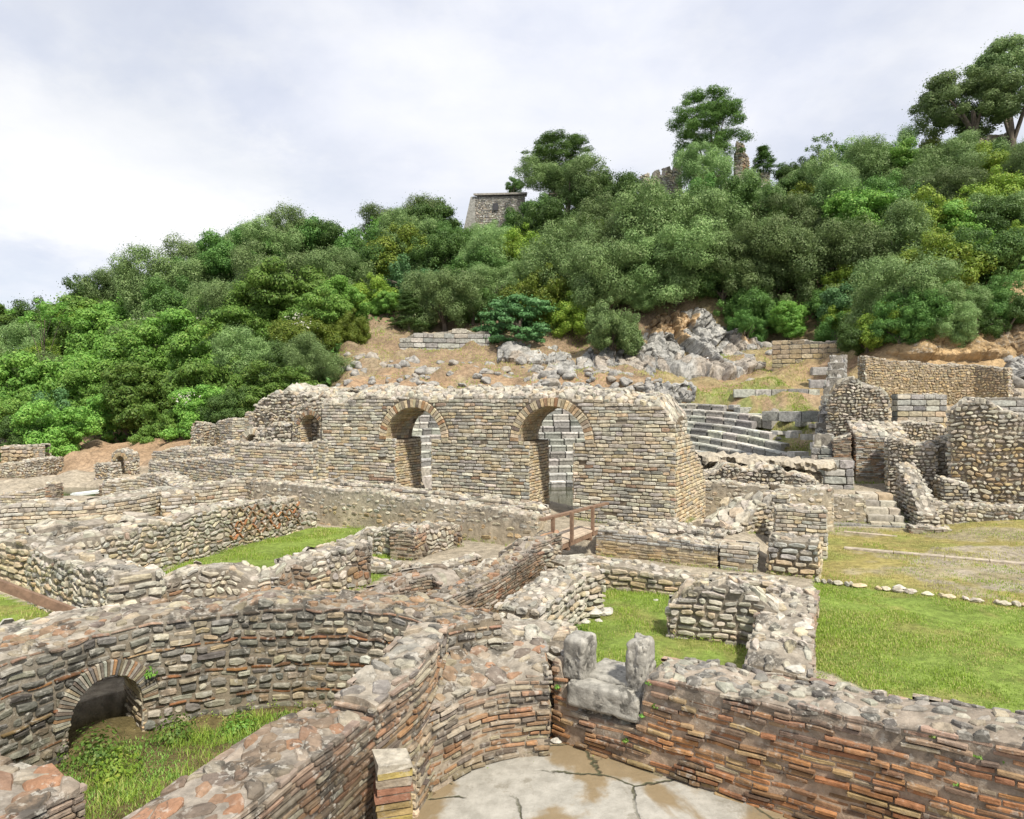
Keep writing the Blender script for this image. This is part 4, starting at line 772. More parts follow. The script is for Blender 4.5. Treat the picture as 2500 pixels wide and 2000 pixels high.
# ruins further left
wall('corner_ruin', 'tall ruined corner of a room at the edge of the wood', [D(466, 29, 1040)[:2] + (.6, 2.75), D(490, 28.6, 1040)[:2] + (.6, 2.85), D(527, 29.6, 1040)[:2] + (.6, 2.85)], .5, style='rubble', wea=.15, rag=.05, cap=.8)
wall('corner_ruin_return', 'coursed return wall beside the tall ruined corner', [D(527, 29.6, 1030)[:2] + (.6, 2.95), D(568, 28.4, 1025)[:2] + (.6, 3.1)], .5, style='ashlar', wea=.1, rag=.06, cap=.8)
wall('low_terrace_wall', 'long low coursed wall left of the projecting terrace', [D(362, 28.5, 1145)[:2] + (.2, 1.28), D(440, 26.8, 1135)[:2] + (.3, 1.5), D(520, 25.2, 1118)[:2] + (.3, 1.75), D(574, 24.2, 1110)[:2] + (.3, 1.85)], .7, style='ashlar', wea=.2, rag=.06, cap=.9)
wall('upper_terrace_wall', 'higher ledge of stones behind the long low coursed wall', [D(410, 29, 1125)[:2] + (.3, 1.65), D(470, 27.8, 1110)[:2] + (.3, 1.85), D(560, 26.0, 1085)[:2] + (.3, 2.3)], .9, style='ashlar', wea=.2, rag=.08, cap=.9)
wall('pale_steps_wall', 'stepped pale blocks near the small niche arch', [D(370, 33, 1115)[:2] + (.2, 1.35), D(400, 32.6, 1112)[:2] + (.2, 1.45), D(430, 32.2, 1100)[:2] + (.2, 1.7), D(462, 31.8, 1098)[:2] + (.2, 1.6)], .8, style='ashlar', k=1.2, wea=.2, rag=.05, cap=.9)
mb = MB(); zz = .45; wN = wall_mesh(mb, [D(271, 31, 1160)[:2] + (.2, 1.5), D(297, 30.9, 1095)[:2] + (.2, 1.72), D(324, 30.8, 1160)[:2] + (.2, 1.45)], .45, 'rubble', opens=[dict(c=.47, w=.22, zs=1.15, r=.22, z0=.7, ring=.14)], wea=.2, rag=.04, cap=.9)
wall_mesh(mb, [D(272, 31.9, 1160)[:2] + (.2, 1.4), D(325, 31.6, 1160)[:2] + (.2, 1.4)], .3, 'rubble', wea=.5, cap=0)
oN = mb.link('niche_arch', M_MAS, smooth=False); tag(oN, 'small free-standing niche with a round arch by the pool', 'niche'); ring(wN, .47, 1.15, .22, .15, oN, 'arch_ring', ['ochre'], 18, .3)
wall('niche_side_block', 'small block of masonry left of the round niche', [D(231, 30.5, 1130)[:2] + (.2, 1.1), D(270, 30, 1130)[:2] + (.2, 1.1)], .5, style='rubble', wea=.2, rag=.03, cap=.9)
wall('niche_red_steps', 'low red stone steps below the round niche', [D(240, 27, 1170)[:2] + (.1, .5), D(300, 26.5, 1170)[:2] + (.1, .55)], 1.0, style='bmix', k=1.3, wea=.1, rag=.05, cap=.9)
wall('far_left_block_wall', 'grey squared block wall at the far left by the wood', [D(-60, 41, 1070)[:2] + (.2, 1.7), D(70, 40, 1078)[:2] + (.2, 1.62), D(115, 39.5, 1085)[:2] + (.2, 1.5)], .8, style='block', k=1.1, wea=.3, rag=.05, cap=.8, caps=.3)
wall('far_left_pier', 'pale square pier of thick courses at the far left', [D(2, 37.5, 1090)[:2] + (.2, 1.4), D(66, 37, 1090)[:2] + (.2, 1.4)], 1.0, style='coarse', k=1.6, wea=.2, rag=.03, cap=.8, caps=.3)
wall('far_left_round_stub', 'rounded stub of thin courses beside the pale square pier', [D(68, 37.6, 1090)[:2] + (.2, 1.45), D(90, 37.1, 1090)[:2] + (.2, 1.5), D(110, 37.6, 1090)[:2] + (.2, 1.45)], .8, style='ashlar', k=1.1, wea=.3, rag=.03, cap=.8)
wall('pool_rubble_wall', 'low rubble wall along the far side of the pool', [D(-40, 33, 1140)[:2] + (.2, .75), D(60, 33, 1135)[:2] + (.2, .95), D(110, 34, 1128)[:2] + (.2, 1.0), D(155, 36, 1125)[:2] + (.2, .95)], .6, style='rubble', wea=.2, rag=.04, cap=.8)
wall('pool_edge_wall', 'thin pale edge wall of the pool', [D(-30, 23.5, 1190)[:2] + (.1, .62), D(88, 23.3, 1180)[:2] + (.1, .85)], .5, style='ashlar', wea=.2, rag=.04, cap=.8)
def pool_board():
    mb = MB(); a, b = D(204, 26.6, 1200), D(240, 27.3, 1188); mid = [(x + y) / 2 for x, y in zip(a, b)]
    mb.box((mid[0], mid[1], .24), (.5, 1.3, .05), -.4, (.7, .7, .7, 0)); mb.box((mid[0], mid[1], .285), (.44, 1.22, .02), -.4, (.7, .7, .7, 0)); tag(mb.link('pale_board', M_BOARD, smooth=False), 'pale flat board lying over the dark pool water', 'board')
pool_board()

# ================================================================ RIGHT: PIERS, THEATRE FLANK
wall('pier_ruin_upper', 'tall rounded concrete ruin above the brick faced pier', [(11.15, 24.6, 1.4, 3.9), (11.4, 24.4, 1.4, 4.6), (11.9, 24.2, 1.4, 4.72), (12.5, 24.1, 1.4, 4.4), (13.0, 24.0, 1.4, 3.9)], 1.5, style='core', wea=.3, rag=.13, cap=1., capd=.1, caps=.22)
wall('brick_faced_pier', 'square pier with a flat panel of flat bricks on its front', [(11.35, 23.0, 1.25, 2.62), (12.95, 22.75, 1.25, 2.6)], 1.0, style='bmix', k=1., wea=.35, rag=.05, backz=.5, cap=1., caps=.2, capd=.08, pal2=lambda c, z: ['grey' if RNG.random() < .5 else 'bmix' for _ in z])
wall('pier_flank_left', 'narrow coursed flank left of the brick faced pier', [(10.75, 23.3, 1.1, 2.5), (11.25, 23.1, 1.1, 2.7)], 1.0, style='bmix', wea=.3, rag=.08, cap=1.)
wall('square_block_stack', 'stack of large squared grey blocks beside the brick faced pier', [(10.0, 22.3, .9, 1.9), (10.85, 22.1, .9, 1.95)], .8, style='block', wea=.4, rag=.01, cap=.3, caps=.4)
wall('tumbled_pier', 'sloping rubble buttress between the two ruined piers', [(13.1, 21.6, .9, 2.6), (13.6, 21.2, .9, 2.5), (14.1, 20.9, .9, 1.8)], 1.3, style='core', wea=.35, rag=.12, cap=1.)
wall('buttress_block', 'lumpy rubble block at the foot of the big ruined tower', [(12.35, 19.95, .8, 1.5), (13.0, 19.75, .8, 1.45)], .9, style='white', wea=.3, rag=.06, cap=1.)
wall('slanted_buttress', 'slanting ruined buttress left of the big tower', [(11.75, 21.8, .9, 2.55), (12.3, 21.5, .9, 2.6), (12.9, 21.2, .9, 2.35)], .9, style='core', wea=.3, rag=.1, cap=1.)
wall('ruined_tower', 'massive ruined tower stump of rubble on the right', [(12.95, 20.6, .8, 3.5), (13.35, 20.3, .8, 3.72), (14.2, 20.0, .8, 3.66), (14.75, 19.8, .8, 3.2), (15.05, 19.7, .8, 2.5)], 1.7, style='core', k=1.15, wea=.25, rag=.1, cap=1., capd=.1, pal2=lambda c, z: ['ochre' if (b < 2.6 and RNG.random() < .45) else 'white' for b in z])
wall('tower_quoins', 'toothed column of pale stones on the right of the tower', [(14.85, 19.62, .8, 2.5), (15.15, 19.5, .8, 2.45)], .5, style='white', k=1.2, wea=.2, rag=.03, cap=.9)
wall('right_edge_wall', 'rubble wall cut by the right edge beside the tower', [(15.7, 20.5, .8, 2.7), (17.5, 19.8, .8, 2.7)], .8, style='rubble', wea=.2, rag=.06, cap=.9)
tsp = np.array([(10.75, 23.4, 1.0, 2.0), (11.6, 25.0, 1.2, 2.9), (12.3, 26.2, 1.5, 3.6), (13.0, 27.4, 2.0, 4.4), (14.0, 29.3, 2.5, 5.2), (15.2, 31.6, 3.0, 6.0)]); tq = []
for i in range(11):
    for e in (.005, .995): w = (i + e) / 11 * 5; a = int(min(w, 4)); f_ = w - a; p_ = tsp[a] * (1 - f_) + tsp[a + 1] * f_; wm = (i + .5) / 11 * 5; am = int(wm); p_[3] = tsp[am][3] * (1 - wm + am) + tsp[am + 1][3] * (wm - am); tq.append(tuple(p_))
wall('theatre_side_wall', 'staircase-like wall of big squared blocks beside the theatre', tq, .65, style='block', k=.8, wea=.6, rag=.0, cap=.9, caps=.5, capcol='grey')
wall('back_retaining_wall', 'ochre brick and rubble retaining wall with beam holes', [D(2112, 31.5, 0)[:2] + (2.5, 5.9), D(2200, 31.6, 0)[:2] + (2.5, 5.7), D(2300, 31.8, 0)[:2] + (2.5, 5.45), D(2380, 31.6, 0)[:2] + (2.5, 5.45), D(2462, 30.6, 0)[:2] + (2.5, 5.3)], .6,
     style='rubble', k=.9, wea=.12, rag=.06, cap=.8, miss=.02, pal2='ochre', mo=(.30, .23, .14))
wall('grey_ashlar_wall', 'low wall of squared grey blocks in front of the ochre wall', [D(2190, 28.3, 0)[:2] + (1.8, 4.1), D(2312, 28.0, 0)[:2] + (1.8, 4.05)], .6, style='block', k=.9, wea=.25, rag=.02, cap=.3, pal2=lambda c, z: ['cream' if b < 3.3 and RNG.random() < .5 else 'grey' for b in z])
wall('ashlar_rubble_foot', 'broken rubble foot below the squared grey blocks', [D(2190, 27.4, 0)[:2] + (1.5, 3.0), D(2312, 27.0, 0)[:2] + (1.5, 2.9)], .8, style='core', wea=.25, rag=.12, cap=1.)
wall('right_grey_wall', 'dark grey wall top running to the right edge', [D(2350, 28.5, 0)[:2] + (1.8, 3.95), D(2620, 26.8, 0)[:2] + (1.8, 3.9)], .6, style='block', k=.9, wea=.4, rag=.02, cap=.3, pal2='grey')
wall('old_dark_wall', 'old dark masonry under the trees above the theatre', [D(1885, 41, 0)[:2] + (4.5, 7.3), D(2045, 39.5, 0)[:2] + (4.5, 7.35)], .7, style='block', k=1., wea=.5, rag=.1, cap=.6, caps=.4, pal2='ochre')
wall('upper_polygonal_wall', 'grey wall of big blocks on the slope above the arches', [D(975, 49.5, 0)[:2] + (6.2, 8.0), D(1000, 49.5, 0)[:2] + (6.4, 8.6), D(1080, 50, 0)[:2] + (6.6, 8.9), D(1130, 50.2, 0)[:2] + (6.8, 8.95), D(1195, 50.2, 0)[:2] + (6.8, 8.95)], .8, style='block', k=1.5, wea=.45, rag=.08, cap=.6, caps=.5)

# ================================================================ THEATRE SEATING
SLUMP = lambda A: .75 * sst(R(62), R(14), A)
def cavea():
    r = empty('theatre_seating', (CTH[0], CTH[1], -.35), 'curved rows of grey stone theatre seats behind the arches', 'seating')
    for i in range(13):
        mb = MB(); r0 = 6.0 + .5 * i; z = -.32 + .31 * i; a0 = R([22, 19, 17, 20, 23, 17, 26, 20, 27, 33, 40, 36, 50][i]); a1 = R(158)
        a = a0
        while a < a1:
            da = RNG.uniform(.55, 1.0) / r0; c = palette('theatre', 1)[0]; dz_ = RNG.uniform(-.015, .015); G = []
            A = np.linspace(a + .004, a + da - .004, 4)
            pr = [(r0, z - .25), (r0 - .0, z + .20), (r0 - .035, z + .235), (r0 - .03, z + .295), (r0, z + .31), (r0 + .5, z + .31), (r0 + .55, z + .15)]
            j = RNG.uniform(-.012, .012)
            for (q, zz) in pr: G.append(np.stack([CTH[0] + (q + j) * np.cos(A), CTH[1] + (q + j) * np.sin(A), zz + dz_ - SLUMP(A)], -1))
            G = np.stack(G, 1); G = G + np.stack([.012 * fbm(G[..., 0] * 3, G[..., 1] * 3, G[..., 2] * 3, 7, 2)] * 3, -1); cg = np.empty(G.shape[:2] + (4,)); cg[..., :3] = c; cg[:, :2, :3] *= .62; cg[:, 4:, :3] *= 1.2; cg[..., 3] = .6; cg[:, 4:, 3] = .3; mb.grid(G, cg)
            for e in (0, -1): mb.add(np.concatenate([G[e], [[CTH[0] + (r0 + .3) * math.cos(A[e]), CTH[1] + (r0 + .3) * math.sin(A[e]), z - .4]]]), None, [[k, k + 1, 7] for k in range(6)], tuple(c) + (.4,))
            a += da
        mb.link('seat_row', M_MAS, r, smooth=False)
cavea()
def fallen(lst):
    for i, (px, py, w, lb) in enumerate(lst):
        p = march(px, py, 0., 24, 60)
        if not p: continue
        s_ = w / FPX * p[1]; mb = MB(); worn_block('', (p[0], p[1], float(terrain(p[0], p[1])) + s_ * .14), (s_, s_ * .6, s_ * .42), RNG.uniform(-.6, .6), None, None, .04, 7, mb=mb, col=tuple(palette('theatre', 1)[0]) + (.5,)); tag(mb.link('fallen_block', M_MAS, smooth=False), lb, 'stone block', 'fallen blocks in the theatre', 'thing')
def bench(name, label, px0, px1, Y0, Y1, zt, h=.36, n=1, dep=.55, pal='theatre'):
    r = empty(name, D(px0, Y0, 0)[:2] + (zt - h,), label, 'stone bench', 'ruined seat rows')
    mb = MB(); x0, y0, _ = D(px0, Y0, 0); x1, y1, _ = D(px1, Y1, 0); L = math.hypot(x1 - x0, y1 - y0); u = 0; rz = math.atan2(y1 - y0, x1 - x0)
    while u < L - .1:
        l = min(RNG.uniform(.6, 1.1), L - u); q = (u + l / 2) / L; worn_block('', (x0 + (x1 - x0) * q, y0 + (y1 - y0) * q, zt - h / 2 - .04), (l - .02, dep, h + .08 + RNG.uniform(-.03, .03)), rz + RNG.uniform(-.03, .03), None, None, .03, 5, mb=mb, col=tuple(palette(pal, 1)[0]) + (.6,)); u += l
    o = mb.link(name, M_MAS); bpy.data.objects.remove(r); tag(o, label, 'stone bench', 'ruined seat rows')
for a in [('longest grey seat row of three stacked ones below the cliff', 1632, 1775, 42.5, 42, 5.15), ('middle seat row of the three stacked below the cliff', 1668, 1758, 43.2, 43, 5.55), ('topmost seat row, under the seated person', 1660, 1765, 44.2, 44, 5.95),
          ('single seat row on the slope between the arches and the cliff', 1455, 1515, 41, 41, 5.0), ('seat row of two long blocks above the left arch', 925, 1022, 41, 41, 5.35), ('lower seat row of long blocks above the left arch', 925, 1050, 40.2, 40.2, 4.95),
          ('straight stone edging across the upper grassy terrace', 1790, 2000, 37, 36, 4.45), ('short stone edging beside the block staircase wall', 1975, 2035, 33.5, 33.2, 4.85), ('rough stone edging of tilted blocks on the middle terrace', 1865, 2010, 31.5, 29.8, 3.35),
          ('ragged ledge of grey blocks right above the left arch top', 1100, 1200, 40.6, 40.4, 4.75), ('second ragged ledge of blocks between the two arches', 1215, 1280, 40.3, 40.3, 4.7), ('upper ledge of squared blocks beside the big block stack on the slope', 1000, 1075, 42.5, 42.3, 5.9), ('low ledge of grey blocks over the right arch', 1420, 1500, 39.8, 39.8, 4.6), ('short bench of blocks high on the terrace by the block wall', 1980, 2040, 36.5, 36.3, 5.6)]:
    bench('stone_bench', a[0], a[1], a[2], a[3], a[4], a[5])

# ================================================================ FOOTBRIDGE AND RAIL
def bridge():
    A0 = np.array([1.00, 14.05]); A1 = np.array([1.95, 15.75]); t = (A1 - A0) / np.linalg.norm(A1 - A0); L = np.linalg.norm(A1 - A0); nrm = np.array([-t[1], t[0]]); rz = math.atan2(t[1], t[0]); z0 = .86
    r = empty('footbridge', (A0[0], A0[1], .25), 'small wooden footbridge with a plain handrail in front of the right arch', 'footbridge')
    mb = MB(); wd = .62
    for i in range(6):
        c = A0 + t * L / 2 + nrm * (wd * (i + .5) / 6); mb.box((c[0], c[1], z0 + RNG.uniform(-.004, .004)), (L + .1 + RNG.uniform(-.04, .04), wd / 6 - .012, .04), rz)
    mb.link('deck', M_DECK, r, smooth=False)
    for s in (.05, wd - .05):
        mb = MB(); c = A0 + t * L / 2 + nrm * s; mb.box((c[0], c[1], z0 - .075), (L, .07, .10), rz); mb.link('beam', M_WOOD, r, smooth=False)
    for q in (.2, .8): mb = MB(); c = A0 + t * L * q + nrm * wd / 2; mb.box((c[0], c[1], z0 - .16), (.07, wd, .07), rz); mb.link('crosspiece', M_WOOD, r, smooth=False)
    for (px, Y, pt, pb) in ((1350, 14.0, 1262, 1310), (1396, 14.35, 1250, 1324), (1447, 15.5, 1237, 1305)):
        x, y, zt = D(px, Y, pt); zb = D(px, Y, pb)[2]; mb = MB(); mb.box((x, y, (zt + zb) / 2), (.065, .065, zt - zb), rz); mb.link('post', M_WOOD, r, smooth=False)
    a = np.array(D(1322, 13.7, 1269)); b = np.array(D(1482, 16.4, 1229)); mb = MB(); ax = (b - a); Ln = np.linalg.norm(ax); ax /= Ln; sdv = np.cross(ax, [0, 0, 1]); sdv /= np.linalg.norm(sdv); up = np.cross(sdv, ax)
    v = [p + sdv * s * .055 + up * u * .025 for p in (a, b) for s in (-1, 1) for u in (-1, 1)]; mb.add(v, [[0, 1, 3, 2], [4, 6, 7, 5], [0, 4, 5, 1], [2, 3, 7, 6], [0, 2, 6, 4], [1, 5, 7, 3]]); mb.link('handrail', M_WOOD, r, smooth=False)
bridge()
def rail():
    r = empty('timber_rail', (-7.5, 9.5, .25), 'plain brown timber rail at the lower left edge', 'railing')
    a = np.array(D(-60, 9.2, 1405)); b = np.array(D(212, 9.6, 1508)); ax = (b - a); Ln = np.linalg.norm(ax); ax /= Ln; sdv = np.cross(ax, [0, 0, 1]); sdv /= np.linalg.norm(sdv); up = np.cross(sdv, ax); mb = MB()
    v = [p + sdv * s * .04 + up * u * .06 for p in (a, b) for s in (-1, 1) for u in (-1, 1)]; mb.add(v, [[0, 1, 3, 2], [4, 6, 7, 5], [0, 4, 5, 1], [2, 3, 7, 6], [0, 2, 6, 4], [1, 5, 7, 3]]); mb.link('rail', M_WOOD, r, smooth=False)
    for q in (.02,):
        p = a + (b - a) * q; mb = MB(); mb.box((p[0], p[1] + .08, (p[2] + .1) / 2), (.09, .09, p[2] - .1)); mb.link('post', M_WOOD, r, smooth=False)
rail()
# ================================================================ ORDINAL LABELS
ORD = 'first second third fourth fifth sixth seventh eighth ninth tenth eleventh twelfth thirteenth fourteenth fifteenth sixteenth seventeenth eighteenth nineteenth twentieth'.split()
def ordn(i): return ORD[i] if i < 20 else {2: 'twenty-', 3: 'thirty-', 4: 'forty-', 5: 'fifty-'}[(i + 1) // 10] + ORD[(i + 1) % 10 - 1] if (i + 1) % 10 else {3: 'thirtieth', 4: 'fortieth', 5: 'fiftieth'}[(i + 1) // 10]
def pxof(o): return CX + o.location.x / o.location.y * FPX
# ================================================================ ROCKS
def _later(): pass
def rock_mesh(seed, sub=3, flat=.8):
    rg = np.random.default_rng(seed); bm = bmesh.new(); bmesh.ops.create_icosphere(bm, subdivisions=sub, radius=1); v = np.array([x.co[:] for x in bm.verts]); f = np.array([[q.index for q in p.verts] for p in bm.faces]); bm.free()
    for _ in range(9):
        n = rg.normal(size=3); n /= np.linalg.norm(n); d = rg.uniform(.55, .85); h = v @ n - d; v = v - np.maximum(h, 0)[:, None] * n * .92
    nz = fbm(v[:, 0] * 1.6 + seed, v[:, 1] * 1.6, v[:, 2] * 1.6, seed, 4); v = v * (1 + .16 * nz)[:, None]; v[:, 2] *= flat; return v, f
RKS = [rock_mesh(100 + i) for i in range(7)]
RME = []
for i, (v, f) in enumerate(RKS):
    mb = MB(); mb.add(v, None, f, (.4, .4, .4, .5)); o = mb.link('boulder', M_ROCK, origin=(0, 0, 0), smooth=(i % 2 == 0)); RME.append(o.data); bpy.data.objects.remove(o)
ROCKS = []
def rock(x, y, r, sink=.52, sx=1., sz=1.):
    o = bpy.data.objects.new('boulder', RME[int(RNG.integers(7))]); C.collection.objects.link(o); z = float(terrain(x, y))
    o.location = (x, y, z + r * (.5 - sink) * sz); o.rotation_euler = (RNG.uniform(-.3, .3), RNG.uniform(-.3, .3), RNG.uniform(0, 6.28)); o.scale = (r * sx * RNG.uniform(.85, 1.25), r * RNG.uniform(.7, 1.1), r * sz * RNG.uniform(.75, 1.1)); ROCKS.append((o, r)); return o
def march(px, py, lift=0., y0=20, y1=110):
    Y = np.linspace(y0, y1, 900); X = (px - CX) / FPX * Y; Z = H - (py - CY) / FPX * Y; g = terrain(X, Y, False) + lift
    k = np.argmax(Z < g); return (float(X[k]), float(Y[k])) if (Z < g).any() else None
def rocks_px(lst):
    for px, py, w in lst:
        p = march(px, py, 0., 30, 90)
        if p: rock(p[0], p[1], w / 2 / FPX * p[1])
rocks_px([(838, 903, 24), (868, 898, 32), (905, 893, 40), (935, 900, 30), (868, 915, 28), (985, 900, 34), (1012, 892, 42), (970, 910, 30), (830, 938, 26), (852, 936, 28), (910, 930, 22), (1030, 915, 36), (1055, 915, 40), (1060, 935, 38),
  (1110, 905, 26), (1125, 896, 30), (1195, 890, 34), (1272, 895, 38), (1240, 915, 34), (1165, 930, 30), (1180, 945, 34), (1120, 955, 36), (1150, 960, 34), (1215, 940, 36), (1230, 955, 30), (1170, 955, 44), (1100, 950, 30), (1130, 940, 26),
  (1300, 905, 30), (1318, 898, 28), (1290, 920, 26), (1330, 935, 50), (1365, 930, 44), (1390, 945, 40), (1350, 958, 46), (1410, 905, 36), (1425, 885, 26), (1440, 930, 24), (1420, 935, 22), (1290, 960, 40), (1260, 958, 30),
  (1470, 915, 40), (1535, 935, 26), (1560, 955, 30), (1590, 952, 34), (1620, 960, 40), (1640, 965, 30), (1540, 965, 36), (1575, 970, 30), (1500, 962, 36), (1460, 968, 30), (1600, 935, 26), (880, 885, 20), (945, 885, 18), (1075, 900, 22), (1350, 900, 26),
  (1862, 835, 70), (1835, 855, 46), (1880, 870, 26), (1800, 870, 34), (1990, 893, 18), (1975, 930, 16), (1830, 935, 28), (1850, 945, 26), (1815, 940, 20), (1255, 860, 80), (1290, 875, 50), (1225, 850, 30), (1900, 1075, 20), (1915, 1060, 24),
  (1890, 1010, 30), (1860, 1020, 26), (2325, 885, 28), (2470, 905, 50), (2480, 950, 60), (2460, 875, 40), (2498, 890, 46), (850, 862, 22), (870, 870, 20), (915, 860, 14), (955, 872, 16), (1150, 875, 16), (1060, 872, 14)])
rr_ = np.random.default_rng(17)
for cxy in [(860, 905), (905, 945), (980, 895), (1040, 925), (1115, 950), (1180, 925), (1225, 950), (1280, 900), (1310, 950), (1380, 940), (1450, 950), (1490, 925), (1530, 955), (1590, 945), (1010, 955), (940, 955)]:
    rocks_px([(cxy[0] + rr_.normal(0, 26), min(cxy[1] + rr_.normal(0, 9), 966), rr_.uniform(12, 38)) for _ in range(7)])
for (x, y, r) in [(-13.6, 17.7, .75), (-12.9, 17.9, .5), (-14.0, 18.6, .7), (-12.2, 17.6, .35)]: rock(x, y, r, .1)
for i, (o, r) in enumerate(sorted(ROCKS, key=lambda q: pxof(q[0]))):
    pass
bands = {}
for o, r in ROCKS:
    px = pxof(o); py = CY - (o.location.z - H) / o.location.y * FPX
    reg = 'by the pool wall at lower left' if o.location.y < 22 else 'on the left third of the slope' if px < 1060 else 'on the slope above the left arch' if px < 1260 else 'on the slope above the right arch' if px < 1450 else 'on the slope right of the arches' if px < 1760 else 'on the grassy terraces of the theatre' if px < 2100 else 'by the ochre wall at the right'
    hgt = 'high ' if py < 893 else 'mid-way ' if py < 930 else 'low '
    if o.location.y < 22: hgt = ''
    bands.setdefault((reg, hgt), []).append((px, o, r))
for (reg, hgt), l in bands.items():
    l.sort(key=lambda q: q[0])
    for i, (px, o, r) in enumerate(l): tag(o, f"grey limestone boulder {hgt}{reg}, {ordn(i)} from the left there", 'boulder', 'boulders on the slope', 'thing')
def cellf(x, y, seed):
    xi, yi = np.floor(x), np.floor(y); b1 = np.full(x.shape, 9.); b2 = b1.copy(); r1 = np.zeros(x.shape); r2 = r1.copy(); r3 = r1.copy(); o = np.zeros(x.shape)
    for a in (-1, 0, 1):
        for b in (-1, 0, 1):
            cx_, cy_ = xi + a, yi + b; jx = cx_ + .5 + .45 * _h(cx_, cy_, o, seed); jy = cy_ + .5 + .45 * _h(cx_, cy_, o, seed + 1); d = np.hypot(x - jx, y - jy); m = d < b1
            b2 = np.where(m, b1, np.minimum(b2, d)); b1 = np.where(m, d, b1); q = _h(cx_, cy_, o, seed + 2); tx = (x - jx) * _h(cx_, cy_, o, seed + 3) + (y - jy) * _h(cx_, cy_, o, seed + 4); r1 = np.where(m, q, r1); r2 = np.where(m, tx, r2); r3 = np.where(m, _h(cx_, cy_, o, seed + 5), r3)
    return r1, r2, b2 - b1, r3
M_CRAG = mat_masonry('crag', .8, .28)
def crag(name, label, top, bot, Yb, lean, seed, cs=1., ochre=None, dep=.9, n=(150, 70), cat='rock face', kd='thing', base=(.37, .36, .335)):
    """fractured rock: top and bottom outlines across the slope, a standing height-field of tilted blocks"""
    tx, ty = zip(*top); bx, by = zip(*bot); u = np.linspace(tx[0], tx[-1], n[0]); v = np.linspace(0, 1, n[1]); U, V = np.meshgrid(u, v, indexing='ij'); yb = np.interp(U, bx, by); yt = np.interp(U, tx, ty) + 6 * fbm(U * .06, 0, 0, seed, 3)
    PY = yb * (1 - V) + yt * V; X = np.zeros(U.shape); Y = X.copy(); Z = X.copy()
    for i in range(n[0]):
        Yl = np.linspace(24, 80, 420)[None]; Xl = (u[i] - CX) / FPX * Yl; gl = terrain(Xl, Yl, False); Zl = H - (PY[i][:, None] - CY) / FPX * Yl; m = Zl < gl; k = np.argmax(m, 1); k = np.where(m.any(1), k, 419)
        Y[i] = Yl[0, k]; X[i] = Xl[0, k]; Z[i] = Zl[np.arange(n[1]), k]
    for _ in range(3): Y[:, 1:-1] = (Y[:, :-2] + Y[:, 1:-1] * 2 + Y[:, 2:]) / 4; Y[1:-1] = (Y[:-2] + Y[1:-1] * 2 + Y[2:]) / 4
    X = (U - CX) / FPX * Y; Z = H - (PY - CY) / FPX * Y; D0 = np.full(U.shape, .45)
    w = .25 * fbm(X * 1.2, Z * 1.2, 0, seed + 9, 3)
    for k, (sc, am) in enumerate(((.55, 1.), (1.3, .5), (3.1, .2))):
        r1, r2, e, r3 = cellf((X + w) * sc / cs * 1.25, (Z + w) * sc / cs * .85, seed + 10 * k); D0 += am * dep * (.42 * r1 + .8 * r2 + .30 * sst(0, .16, e) - .3)
        if k == 1: c3 = r3
        if k == 0: c0 = r3
    D0 += .10 * fbm(X * 4, Z * 4, 0, seed + 5, 3); ed = sst(0, .16, V) * sst(1.0, .93, V) * sst(0, .05, (U - u[0]) / (u[-1] - u[0])) * sst(1, .95, (U - u[0]) / (u[-1] - u[0])); P = np.stack([X + .15 * D0, Y - D0 * ed + (1 - ed) * .9, Z + .25 * D0 * ed - (1 - ed) * .8], -1)
    g = np.array(base) * (1 + .22 * c3 + .12 * c0)[..., None]; c = np.concatenate([g, np.full(U.shape + (1,), .55)], -1)
    nz = fbm(X * .5, Z * .5, 0, seed + 7, 3)
    if ochre: m = (np.exp(-(((U - ochre[0]) / ochre[2])**2 + ((H - Z) * FPX / Y + CY - ochre[1])**2 / ochre[3]**2)) * 1.6 + .6 * nz + .3 * c3 > .75)[..., None] * .85; c[..., :3] = c[..., :3] * (1 - m) + np.array([.45, .30, .15]) * (1 + .2 * c3[..., None]) * m
    m = (sst(.15, .5, nz + .5 * c3) * .45)[..., None]; c[..., :3] = c[..., :3] * (1 - m) + np.array([.33, .24, .155]) * m
    mb = MB(); mb.grid(P, c); o = mb.link(name, M_CRAG, smooth=False); tag(o, label, cat, None, kd)
crag('rock_outcrop', 'jagged grey and orange limestone cliff below the trees right of centre', [(1545, 850), (1575, 790), (1600, 762), (1700, 745), (1740, 790), (1790, 800), (1830, 815), (1865, 850), (1880, 880)], [(1545, 905), (1600, 925), (1700, 925), (1800, 925), (1840, 905), (1880, 890)], 45.2, 6.5, 3, 1.0, (1630, 800, 75, 42), 1.0, (190, 90))
crag('rock_shelf', 'low grey rock shelf behind the slim olive tree', [(1440, 880), (1470, 868), (1520, 850), (1560, 830), (1600, 860)], [(1440, 915), (1520, 930), (1600, 935)], 44.5, 3.2, 23, .9, None, .7, (90, 40))
crag('bedrock_ridge', 'smooth grey ridge of bedrock running down between the arches', [(1290, 925), (1325, 900), (1345, 862), (1362, 856), (1395, 880), (1410, 920), (1430, 935)], [(1290, 985), (1360, 990), (1430, 985)], 40.5, 5.5, 4, 1.6, None, .35, (90, 60))
crag('shaded_outcrop', 'dark grey outcrop under the layered green tree', [(1205, 862), (1225, 840), (1270, 835), (1330, 842), (1370, 850), (1400, 870)], [(1205, 888), (1300, 893), (1400, 890)], 49.5, 2.5, 6, 1.1, None, .6, (100, 34))
crag('dark_crag', 'dark rocks in the shade right of the slim olive tree', [(1400, 880), (1430, 860), (1460, 850), (1500, 842)], [(1400, 905), (1450, 908), (1500, 905)], 48.5, 2., 7, 1.1, None, .6, (70, 30))
